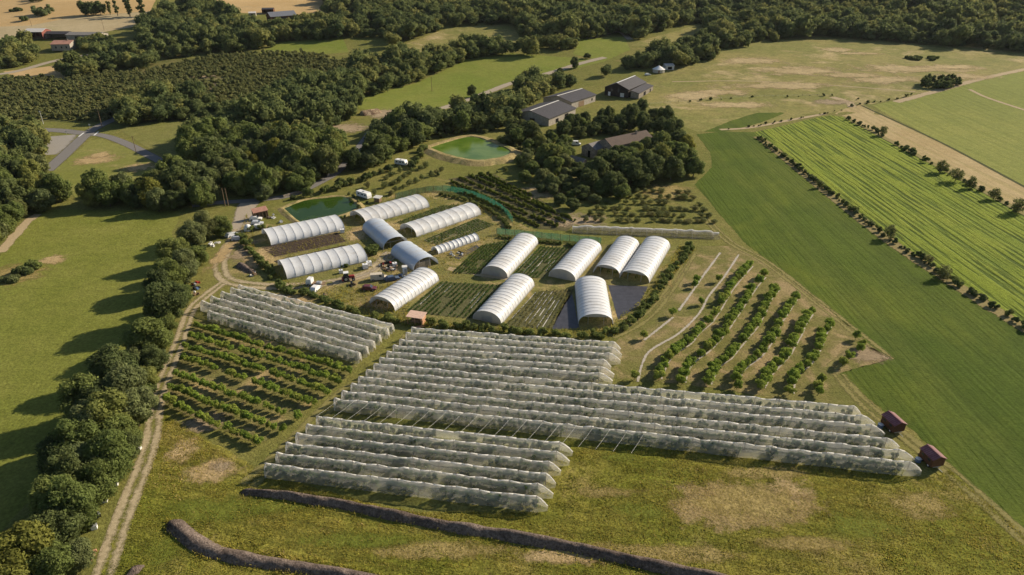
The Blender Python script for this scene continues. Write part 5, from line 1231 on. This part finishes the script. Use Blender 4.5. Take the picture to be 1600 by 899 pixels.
# ------------------------------------------------------------------ woods
def scatter(poly, spacing, hmin, seed, margin=.8):
    """points on the terrain whose foot and crown both show inside the pixel outline"""
    r = np.random.RandomState(seed); W = np.array([tuple(G(u, max(v, -40))[:2]) for u, v in poly]); (x0, y0), (x1, y1) = W.min(0), W.max(0)
    nx, ny = int((x1 - x0) / spacing) + 2, int((y1 - y0) / spacing) + 2
    gx, gy = np.meshgrid(np.arange(nx), np.arange(ny)); gx = gx + .5 * (gy % 2)
    X = x0 + (gx + r.uniform(-.38, .38, gx.shape)) * spacing; Y = y0 + (gy + r.uniform(-.38, .38, gx.shape)) * spacing
    X, Y = X.ravel(), Y.ravel(); Zz = np.array([height(a, b) for a, b in zip(X, Y)])
    a = inside(PX(np.stack([X, Y, Zz], 1)), poly); b = inside(PX(np.stack([X, Y, Zz + hmin * margin], 1)), poly)
    k = a & b; return np.stack([X[k], Y[k], Zz[k]], 1)
WOODS = [
 ('big far wood along the top of the view', [(500, -38), (1780, -38), (1780, 92), (1600, 82), (1500, 75), (1400, 68), (1280, 58), (1200, 66), (1125, 80), (1095, 60), (1112, 36), (1060, 42), (1000, 62), (960, 55), (905, 64), (893, 82), (830, 74), (806, 38), (700, 42), (612, 76), (600, 62), (540, 58), (545, 40), (512, 22)], 8.6, 11, 5.3),
 ('wood right of the far left farm', [(212, 45), (222, 25), (250, 12), (300, -6), (345, 8), (385, 26), (415, 34), (440, 32), (470, 28), (512, 18), (545, 40), (532, 62), (440, 67), (410, 80), (330, 85), (240, 96), (215, 60)], 7.8, 11, 5.0),
 ('tree belt below the far left farm', [(95, 102), (130, 90), (210, 76), (250, 92), (240, 108), (160, 112), (130, 124), (100, 120)], 7.0, 9, 4.6),
 ('trees round the far left farm', [(0, 62), (20, 60), (38, 66), (60, 80), (66, 94), (40, 102), (0, 110)], 6.5, 9, 4.4), ('trees right of the tiled house', [(122, 62), (160, 58), (190, 70), (180, 80), (130, 84), (122, 74)], 6.5, 8, 4.4),
 ('belt of trees above the bright meadow', [(545, 120), (560, 98), (620, 86), (680, 74), (735, 60), (800, 66), (895, 74), (895, 90), (800, 87), (742, 92), (700, 106), (650, 130), (620, 140), (557, 158), (545, 160)], 6.8, 10, 4.8),
 ('dense dark wood in front of the bright meadow', [(290, 215), (320, 188), (345, 180), (380, 165), (420, 148), (480, 128), (545, 118), (557, 155), (560, 172), (550, 188), (512, 200), (500, 215), (520, 228), (540, 240), (535, 258), (505, 290), (470, 305), (420, 314), (350, 316), (330, 290), (300, 265)], 5.8, 10, 4.4),
 ('trees behind the road junction', [(172, 197), (180, 172), (230, 145), (300, 143), (348, 165), (350, 188), (300, 188), (240, 192), (200, 200)], 6.0, 9, 4.2),
 ('trees at the left edge of the view', [(-60, 190), (0, 185), (62, 188), (70, 230), (55, 265), (72, 275), (115, 300), (100, 325), (50, 335), (28, 370), (0, 392), (-60, 420)], 5.6, 10, 4.2),
 ('hedge of trees between road triangle and left meadow', [(135, 290), (150, 268), (200, 265), (240, 272), (275, 250), (320, 262), (336, 300), (335, 326), (285, 332), (200, 330), (140, 327)], 5.4, 9, 4.0),
 ('dark trees above the big pond', [(583, 235), (590, 186), (640, 168), (690, 174), (720, 166), (760, 156), (800, 146), (814, 190), (800, 204), (740, 208), (690, 212), (655, 228), (620, 242), (600, 262), (560, 272), (540, 262), (545, 238)], 6.0, 9, 4.4),
 ('trees behind the three barns', [(800, 182), (805, 150), (815, 120), (840, 116), (890, 113), (925, 116), (945, 104), (1000, 84), (1040, 68), (1100, 56), (1130, 75), (1125, 90), (1062, 106), (1012, 108), (965, 112), (945, 122), (920, 130), (880, 138), (850, 153), (815, 175)], 6.2, 9, 4.4)]
LATER()
allw = []
for wi, (lab, poly, sp, h, r) in enumerate(WOODS):
    for p in scatter(poly, sp, h, 50 + wi, {0: .85, 1: .85, 5: .8, 8: .8, 9: 1.0, 10: .8, 11: .8}.get(wi, .55)): allw.append((p, wi, h, r))
allw.sort(key=lambda q: float(np.hypot(q[0][0], q[0][1])))
# where individual crowns can be told apart they are trees of their own; the far mass is one wood
NI = 260
FV = [crown_arrays(700 + i, 10, 4.9, 15, 560, .62, base=.0, core=.88, lob=(.18, .5), fuzz=(.75, 1.3)) for i in range(8)]
items = []
for n, (p, wi, h, r) in enumerate(allw):
    k = float(np.clip(rs.normal(1, .28), .45, 1.6)); big = .75 + .5 * float(vnoise([p[0]], [p[1]], 22, 2)[0])
    if n < NI:
        kind = rnd.choices(['dark', 'oak', 'grey', 'gold'], [4, 6, 2.0, .6])[0]
        o = place_tree('forest_tree', Vector(p), h * k * big, r * (.65 + .45 * k) * big, kind, 'far' if p[1] > 330 else 'mid', '%s tree in the %s' % ({'dark': 'dark green', 'oak': 'mid green', 'grey': 'grey green', 'gold': 'yellow green'}[kind], WOODS[wi][0]), '%s %s' % (kind, WOODS[wi][0]))
    else: items.append((p, r / 4.7 * (.65 + .45 * k) * big * 1.08, h / 10 * k * big, rnd.randrange(8)))
merge_trees('far_wood', items, FV, [M['leaf_stuff']], 'far dark green woods behind the farm, single mass of crowns', tintf=lambda p: min(1, max(0, .6 * float(vnoise([p[0]], [p[1]], 60, 31)[0]) + rnd.gauss(.28, .34))))
# low scrub plantation
SV = [crown_arrays(760 + i, 2.6, 1.7, 6, 70, .5, base=0.0, core=.8) for i in range(6)]
sc = scatter([(-120, 118), (100, 124), (160, 116), (245, 108), (330, 88), (410, 84), (470, 82), (560, 95), (548, 125), (480, 130), (420, 150), (345, 172), (300, 148), (230, 150), (180, 175), (165, 192), (60, 188), (-120, 195)], 4.0, 2, 91, .1)
pk = vnoise(sc[:, 0], sc[:, 1], 30, 14) + .25 * rs.uniform(0, 1, len(sc)) > .30
sc = sc[pk]
merge_trees('scrub', [(p, rnd.uniform(.8, 1.5), rnd.uniform(.7, 1.5), rnd.randrange(6)) for p in sc], SV, [M['scrub_stuff']], 'low olive green scrub covering the far left slope', tintf=lambda p: min(1, max(0, rnd.gauss(.4, .25))))
print('TREES woods', len(allw), 'scrub', len(sc), 'nets', len(NETTREES), 'fruit', NF[0])

# ------------------------------------------------------------------ grass
def grass(px, n, h, name, label, seed, w=.07, cut=None, stripes=None):
    r = np.random.RandomState(seed); W = np.array([tuple(G(u, v)[:2]) for u, v in px]); (x0, y0), (x1, y1) = W.min(0), W.max(0)
    P = np.stack([r.uniform(x0, x1, n * 2), r.uniform(y0, y1, n * 2)], 1); P = P[inside(P, W)][:n]
    cl = vnoise(P[:, 0], P[:, 1], 2.2, seed) * .6 + vnoise(P[:, 0], P[:, 1], 9, seed + 1) * .4; P = P[cl + r.uniform(-.3, .3, len(P)) > .35] if cut is None else P[cl > cut]; n = len(P)
    a = r.uniform(0, 6.283, n); hh = h * r.uniform(.5, 1.4, n); ww = w * r.uniform(.6, 1.5, n)
    dx, dy = np.cos(a) * ww, np.sin(a) * ww; lx, ly = r.normal(0, .6, n) * hh, r.normal(0, .6, n) * hh
    z = np.zeros(n)
    V = np.stack([np.stack([P[:, 0] - dx, P[:, 1] - dy, z], 1), np.stack([P[:, 0] + dx, P[:, 1] + dy, z], 1), np.stack([P[:, 0] + dx * .4 + lx, P[:, 1] + dy * .4 + ly, hh], 1), np.stack([P[:, 0] - dx * .6 + lx * .8, P[:, 1] - dy * .6 + ly * .8, hh * .8], 1)], 1).reshape(-1, 3)
    t = np.clip(.55 * vnoise(P[:, 0], P[:, 1], 16, seed + 5) + .35 * vnoise(P[:, 0], P[:, 1], 4, seed + 6) + r.normal(0, .13, n) + (0 if stripes is None else .2 * np.sin((P[:, 0] * stripes[0] + P[:, 1] * stripes[1]) * 2.4 + 5 * vnoise(P[:, 0], P[:, 1], 14, 77)) * vnoise(P[:, 0], P[:, 1], 20, 78)), 0, 1)
    tag(link(name, qmesh(name, V, np.arange(n * 4).reshape(-1, 4), [M['grass_stuff']], tint=repeat4(t))), label, kind='stuff')
grass([(260, 650), (400, 740), (640, 800), (840, 800), (880, 700), (1100, 705), (1440, 750), (1485, 735), (1620, 850), (1680, 930), (120, 930), (190, 870), (230, 740)], 130000, .16, 'meadow_grass', 'long grass of the foreground meadow, green with straw coloured patches', 3, stripes=perp_of((420, 800), (900, 890)))
grass([(260, 650), (400, 740), (640, 800), (840, 800), (880, 700), (1100, 705), (1440, 750), (1485, 735), (1620, 850), (1680, 930), (120, 930), (190, 870), (230, 740)], 26000, .32, 'meadow_weeds', 'taller clumps of weeds and seeding grass in the foreground meadow', 23, .06, .66)
grass([(385, 335), (372, 372), (420, 430), (540, 485), (640, 505), (640, 440), (560, 450), (450, 440), (400, 400), (395, 350)], 16000, .5, 'rough_grass', 'rough dry grass around the lane bend', 4, .1)
grass([(540, 485), (640, 512), (860, 526), (960, 530), (1010, 480), (1090, 390), (1060, 385), (1000, 470), (950, 510), (860, 515), (740, 508), (620, 495)], 14000, .5, 'rough_grass', 'weeds along the front of the tunnels', 6, .1)

grass([(440, 348), (560, 332), (620, 302), (700, 297), (800, 345), (890, 380), (700, 440), (560, 425), (420, 400)], 9000, .4, 'rough_grass', 'tufts of dry grass between the upper tunnels', 9, .1)
RD = [(380, 764, 1170, 905), (264, 806, 600, 900)]
grass([(380, 760), (530, 778), (760, 822), (1000, 868), (1200, 916), (1180, 935), (1000, 892), (760, 846), (530, 800), (380, 778)], 7000, .45, 'ridge_weeds', 'tall weeds along the foot of the long gravel ridge', 12, .09)
grass([(262, 806), (330, 845), (500, 875), (680, 912), (660, 940), (480, 906), (320, 876), (255, 830)], 5000, .45, 'ridge_weeds', 'tall weeds along the foot of the round headed gravel ridge', 13, .09)
# ------------------------------------------------------------------ vehicles, poles, clutter
def wheels(t, xs_, hw, r, wd=.22):
    for x in xs_:
        for s in (-1, 1):
            w = MB().tube([(x, s * hw - s * wd / 2, r), (x, s * hw + s * wd / 2, r)], r, 14).build('wheel', M['rubber'], t)
            MB().tube([(x, s * (hw + wd / 2), r), (x, s * (hw + wd / 2 + .015), r)], r * .55, 10).build('rim', M['grey_metal'], w)
def car(p, rz, paint, label, L=4.2, W=1.75, H=1.45, van=False):
    t = thing('van' if van else 'parked_car', label, 'van' if van else 'car', p, rz); l = L / 2
    if van: prof = [(-l, .3), (l, .3), (l, .85), (l - .75, 1.05), (l - 1.35, H), (-l + .05, H), (-l, .9)]
    else: prof = [(-l, .3), (l, .3), (l, .68), (l - 1.1, .86), (l - 1.75, H), (-l + .75, H), (-l + .1, .92)]
    V = []; n = len(prof)
    for s in (-1, 1):
        for x, z in prof: V.append((x, s * (W / 2 - (.14 if z > .95 else 0)), z))
    F = [(j, (j + 1) % n, n + (j + 1) % n, n + j) for j in range(n)] + [tuple(range(n))[::-1], tuple(range(n, 2 * n))]
    me = bpy.data.meshes.new('body'); me.from_pydata(V, [], F); me.materials.append(paint); me.update(); b = link('body', me, t)
    x1, x2 = l - 1.75, l - 1.1
    for s in (-1, 1):
        y = s * (W / 2 - .10)
        MB().poly([(x1 + .35, y, .93), (x1 - .02, y - s * .035, H - .1), ((0.2 if van else -l + .85), y - s * .035, H - .1), ((0.2 if van else -l + .45), y, .93)]).build('side_window', M['glass'], t)
    q1, q2 = ((l - .78, 1.08), (l - 1.3, H - .06)) if van else ((l - 1.13, .9), (l - 1.7, H - .05))
    e = .02
    MB().poly([(q1[0] + e, -W / 2 + .18, q1[1] + e), (q1[0] + e, W / 2 - .18, q1[1] + e), (q2[0] + e, W / 2 - .2, q2[1] + e), (q2[0] + e, -W / 2 + .2, q2[1] + e)]).build('windscreen', M['glass'], t)
    for s in (-1, 1): MB().box((l + .01, s * (W / 2 - .3), .62), (.05, .32, .14)).build('headlight', M['grey_metal'], t)
    wheels(t, (-l + .8, l - .85), W / 2 - .08, .32); return t
silver = plain('silver_paint', (.5, .52, .55), .3, .5, .05); redp = plain('dark_red_paint', (.12, .03, .035), .35, .5, .1); beige = plain('beige_paint', (.58, .5, .38), .5, .4, .1); bluep = plain('blue_paint', (.08, .11, .17), .35, .5, .1)
car(G(400, 344), R_(8), M['white'], 'white car parked half under the red roofed shelter'); car(G(402, 351), R_(6), silver, 'silver white car parked second below the red roofed shelter'); car(G(405, 357), R_(2), M['white'], 'white car parked nearest below the shelter, beside the white dome')
car(G(362, 369), R_(60), silver, 'pale car standing left of the lane below the trees'); car(G(1012, 118), R_(20), M['white'], 'white car parked below the round tent'); car(G(899, 227), R_(-5), M['white'], 'white van parked behind the farmhouse wing', 5.2, 1.95, 2.1, True)
car(G(813, 221), R_(-30), M['white'], 'white car half hidden in trees right of the big pond'); car(G(820, 195), R_(-10), silver, 'pale car left of the long low barn'); car(G(592, 437), R_(10), beige, 'beige van parked among clutter in front of the storage tunnel', 4.8, 1.9, 2.0, True)
car(G(613, 438), R_(25), bluep, 'dark blue car beside the beige van'); car(G(577, 453), R_(0), redp, 'dark red car in dry grass below the beige van'); car(G(494, 453), R_(75), M['white'], 'white car nose down by the lane next to the flatbed truck')
car(G(372, 375), R_(20), silver, 'low grey trailer car at the lane edge by the hedge')
p = G(388, 360); t = thing('white_dome', 'white dome tent beside the parked cars', 'dome', p); MB().dome((0, 0, 0), 1.5, 2.2, 16, 6).build('cover', M['white'], t, True); MB().box((0, -1.42, .6), (.7, .1, 1.2)).build('door', M['offwhite'], t)
def caravan(p, rz, L, label, W=2.2, H=2.5):
    t = thing('caravan', label, 'caravan', p, rz); l = L / 2
    pr = [(-l, .5), (l, .5), (l, 1.5), (l - .4, H), (-l + .3, H), (-l, 1.9)]
    V = [(x, s * W / 2, z) for s in (-1, 1) for x, z in pr]; n = len(pr)
    me = bpy.data.meshes.new('body'); me.from_pydata(V, [], [(j, (j + 1) % n, n + (j + 1) % n, n + j) for j in range(n)] + [tuple(range(n))[::-1], tuple(range(n, 2 * n))]); me.materials.append(M['white']); me.update(); link('body', me, t)
    for s in (-1, 1):
        for x in (-l * .55, l * .1, l * .6): MB().box((x, s * (W / 2 + .01), 1.65), (L * .15, .04, .6)).build('window', M['glass'], t)
    MB().box((-l * .2, -W / 2 - .015, 1.35), (.65, .05, 1.6)).build('door', M['offwhite'], t); MB().box((0, 0, H + .08), (.8, .6, .14)).build('roof_hatch', M['grey_metal'], t)
    wheels(t, (-.45, .45) if L > 5 else (0,), W / 2 - .05, .33); MB().tube([(l, 0, .5), (l + 1.0, 0, .45)], .06).build('drawbar', M['grey_metal'], t)
caravan(G(569, 309), R_(-38), 6.5, 'long white caravan at the end of the small pond'); caravan(G(627, 258), R_(-25), 5.6, 'white camper caravan at the edge of the dark trees left of the big pond')
t = thing('small_hut', 'small pale roofed hut on posts beside the long caravan', 'hut', G(591, 316), R_(-20)); MB().box((0, 0, 1.1), (2.2, 2.0, 1.6)).build('wall', M['wood'], t); MB().box((0, 0, 2.1), (3.0, 2.6, .12), rx=R_(6)).build('roof', M['offwhite'], t)
for x in (-1, 1):
    for y in (-.9, .9): MB().box((x, y, .15), (.12, .12, .5)).build('post', M['wood'], t)
# tractor
t = thing('tractor', 'dark red tractor with white cab roof on the lane', 'tractor', G(545, 438), R_(15)); MB().box((.95, 0, 1.15), (1.7, .8, .75), taper=.9).build('bonnet', M['rubber_red'], t); MB().box((-.5, 0, .95), (1.3, .9, .6)).build('chassis', M['dark'], t)
MB().box((-.6, 0, 1.85), (1.25, 1.4, 1.3), taper=.9).build('cab', M['glass'], t); MB().box((-.6, 0, 2.6), (1.5, 1.55, .16)).build('cab_roof', M['white'], t); MB().tube([(1.2, .25, 1.5), (1.2, .25, 2.3)], .05).build('exhaust', M['rubber'], t); wheels(t, (-.75,), .9, .82, .45); wheels(t, (1.35,), .8, .5, .32)
MB().box((-1.7, 0, .6), (.5, 2.0, .6)).build('implement', M['rubber_red'], t)
t = thing('flatbed_truck', 'flatbed truck with white cab standing on the lane', 'truck', G(494, 446), R_(170)); MB().prism([(1.0, .5), (2.7, .5), (2.7, 1.3), (2.35, 2.2), (1.0, 2.2)], -.95, .95).build('cab', M['white'], t); MB().box((-.9, 0, .8), (3.6, 2.0, .12)).build('bed', M['wood'], t); MB().box((0, 0, .6), (5.2, .8, .25)).build('chassis', M['dark'], t)
MB().poly([(2.71, -.75, 1.4), (2.71, .75, 1.4), (2.4, .75, 2.1), (2.4, -.75, 2.1)]).build('windscreen', M['glass'], t); wheels(t, (-1.6, 1.9), .85, .4, .26); MB().box((-1.2, .3, 1.15), (1.4, 1.0, .6)).build('load', M['grey_metal'], t)
def tank(u, v, lab, s=1.0):
    t = thing('water_tank', lab, 'tank', G(u, v), R_(20)); MB().box((0, 0, .62 * s), (1.1 * s, 1.0 * s, 1.0 * s)).build('tank_body', M['white'], t)
    for z in (.25, .6, .95): MB().box((0, 0, z * s), (1.16 * s, 1.06 * s, .04)).build('cage_bar', M['grey_metal'], t)
    MB().box((0, 0, .07), (1.2 * s, 1.1 * s, .13)).build('pallet', M['wood'], t); MB().tube([(0, 0, 1.1 * s), (0, 0, 1.2 * s)], .16, 8).build('cap', M['rubber'], t)
tank(571, 420, 'white cubic tank at the end of the lane side tunnel, the left of two', 1.4); tank(577, 416, 'white cubic tank at the end of the lane side tunnel, the right of two', 1.4); tank(533, 427, 'white tank lying behind the tractor'); tank(617, 417, 'white cubic tank among the clutter by the storage tunnel', 1.2); tank(535, 364, 'white cubic tank at the corner of the pond side tunnel', 1.2)
t = thing('white_cabin', 'narrow white cabin box between storage tunnel and open tunnel', 'cabin', G(633, 428), R_(10)); MB().box((0, 0, 1.2), (1.4, 1.4, 2.4)).build('wall', M['white'], t); MB().box((0, 0, 2.45), (1.6, 1.6, .12)).build('roof', M['offwhite'], t); MB().box((.2, -.72, 1.0), (.7, .05, 1.9)).build('door', M['grey_metal'], t)
def junk(u, v, lab, mats, n, r, name='scrap_heap'):
    t = thing(name, lab, 'scrap', G(u, v), rnd.random() * 3)
    for k in range(n):
        a = rnd.random() * 6.28; q = r * math.sqrt(rnd.random()); z = rnd.uniform(.15, .5)
        s = (rnd.uniform(.4, 1.6), rnd.uniform(.3, .8), rnd.uniform(.12, .6))
        b = MB().box((0, 0, 0), s, rx=rnd.uniform(-.3, .3), ry=rnd.uniform(-.3, .3), taper=rnd.uniform(.7, 1)).build(rnd.choice(['board', 'crate', 'panel']), M[rnd.choice(mats)], t, loc=(q * math.cos(a), q * math.sin(a), s[2] / 2 + (z if k > n * .6 else .05)), rz=rnd.random() * 3)
junk(603, 416, 'clutter of dark machine parts in front of the nearer storage tunnel', ['wood', 'rubber', 'grey_metal', 'rubber_red', 'dark'], 16, 2.6); junk(612, 421, 'second clutter of boards and metal beside the white cabin', ['wood', 'rubber', 'grey_metal', 'offwhite'], 12, 2.0); junk(628, 433, 'blue and grey odds and ends at the foot of the white cabin', ['blue', 'grey_metal', 'rubber'], 6, 1.2)
junk(305, 444, 'red scrap with boards beside the track hedgerow', ['rubber_red', 'wood', 'rubber_red', 'grey_metal'], 8, 1.2); junk(306, 452, 'dark tarpaulin covered scrap beside the track hedgerow', ['rubber', 'blue', 'dark'], 6, 1.2); junk(302, 461, 'pale boards stacked beside the track hedgerow', ['offwhite', 'wood', 'wood'], 9, 1.3)
junk(336, 382, 'white debris in the grass left of the lane', ['white', 'offwhite'], 10, 1.8); junk(396, 431, 'small pile of boards at the end of the compost heap', ['wood', 'offwhite'], 6, 1.0); junk(505, 463, 'dark odds and ends in the hedge beside the white car', ['rubber', 'wood'], 5, .8)
junk(425, 340, 'pale round odds and ends in the grass beside the small pond', ['offwhite', 'wood', 'grey_metal'], 7, 1.6); junk(438, 348, 'grey boat shaped cover in the grass above the pond side tunnel', ['grey_metal', 'offwhite'], 4, .9); junk(712, 398, 'trays and boxes on black plastic under the caterpillar tunnel', ['dark', 'grey_metal', 'offwhite'], 9, 2.2)
junk(912, 231, 'grey odds and ends behind the farmhouse wing', ['grey_metal', 'dark'], 5, 1.5); junk(552, 446, 'dark implement parts below the tractor', ['rubber', 'wood'], 5, 1.0)
def crate(u, v, rz, col, lab, s=1.0, lid=True):
    t = thing('wooden_crate', lab, 'crate', G(u, v), rz); MB().box((0, 0, .35 * s), (.9 * s, .7 * s, .7 * s)).build('box', M[col], t)
    if lid: MB().box((0, 0, .74 * s), (1.0 * s, .8 * s, .07)).build('lid', M['grey_metal'], t)
crate(148, 826, .4, 'white', 'white box on the grass verge below the lower hedgerow'); crate(153, 808, .8, 'dark', 'dark box behind the white one on the verge'); crate(164, 784, .3, 'offwhite', 'pale grey box with metal lid under the upright hedgerow tree'); crate(172, 770, .5, 'dark', 'dark box in the hedgerow shade'); crate(181, 758, .2, 'offwhite', 'pale box uppermost of those along the verge')
for k, (u, v) in enumerate(((216, 694), (219, 702))): crate(u, v, .5 + k, 'offwhite', ['pale crate under the broad hedgerow tree, the upper of two', 'pale crate under the broad hedgerow tree, the lower of two'][k], .7, False)
for k, (u, v) in enumerate(((149, 862), (146, 869), (142, 876))): crate(u, v, .5 + k, 'pink_wood', 'orange wooden crate beside the grey bush, %s' % ['uppermost of three', 'middle of three', 'lowest of three'][k], .55, False)
def pole(u, v, h, lab, arm=True, mat='wood'):
    t = thing('utility_pole', lab, 'pole', G(u, v), .4); MB().tube([(0, 0, -.3), (0, 0, h)], .16, 7, .1).build('shaft', M[mat], t)
    if arm: MB().box((0, 0, h - .5), (1.5, .12, .12)).build('crossarm', M[mat], t)
pole(675, 143, 9, 'utility pole standing in the bright meadow'); pole(160, 200, 9, 'utility pole at the road junction'); pole(213, 239, 8, 'utility pole beside the right road of the triangle'); pole(352, 322, 7, 'left pole of the pair behind the entrance lane', False); pole(357, 322, 7, 'right pole of the pair behind the entrance lane', False); pole(163, 48, 9, 'utility pole in the stubble behind the far left farm'); pole(50, 42, 8, 'utility pole left of the red gabled hangar'); pole(68, 194, 7, 'pale pole left of the road junction', True, 'offwhite')
def sign(u, v, lab):
    t = thing('road_sign', lab, 'sign', G(u, v), .3); MB().tube([(0, 0, 0), (0, 0, 2.3)], .05, 6).build('post', M['grey_metal'], t); MB().box((0, -.06, 2.0), (.8, .04, .7)).build('sign_panel', M['offwhite'], t)
sign(141, 201, 'small road sign behind the junction'); sign(105, 212, 'small road sign beside the car park')

# ------------------------------------------------------------------ thin summer haze
hm, hnt = newmat('haze_air')
hv = nd(hnt, 'ShaderNodeVolumePrincipled', {'Color': (.86, .91, 1, 1), 'Density': .00002, 'Anisotropy': .2})
hnt.links.new(hv.outputs[0], nd(hnt, 'ShaderNodeOutputMaterial').inputs['Volume'])
tag(MB().box((0, 3000, 61), (18400, 18400, 140)).build('haze', hm), kind='stuff')
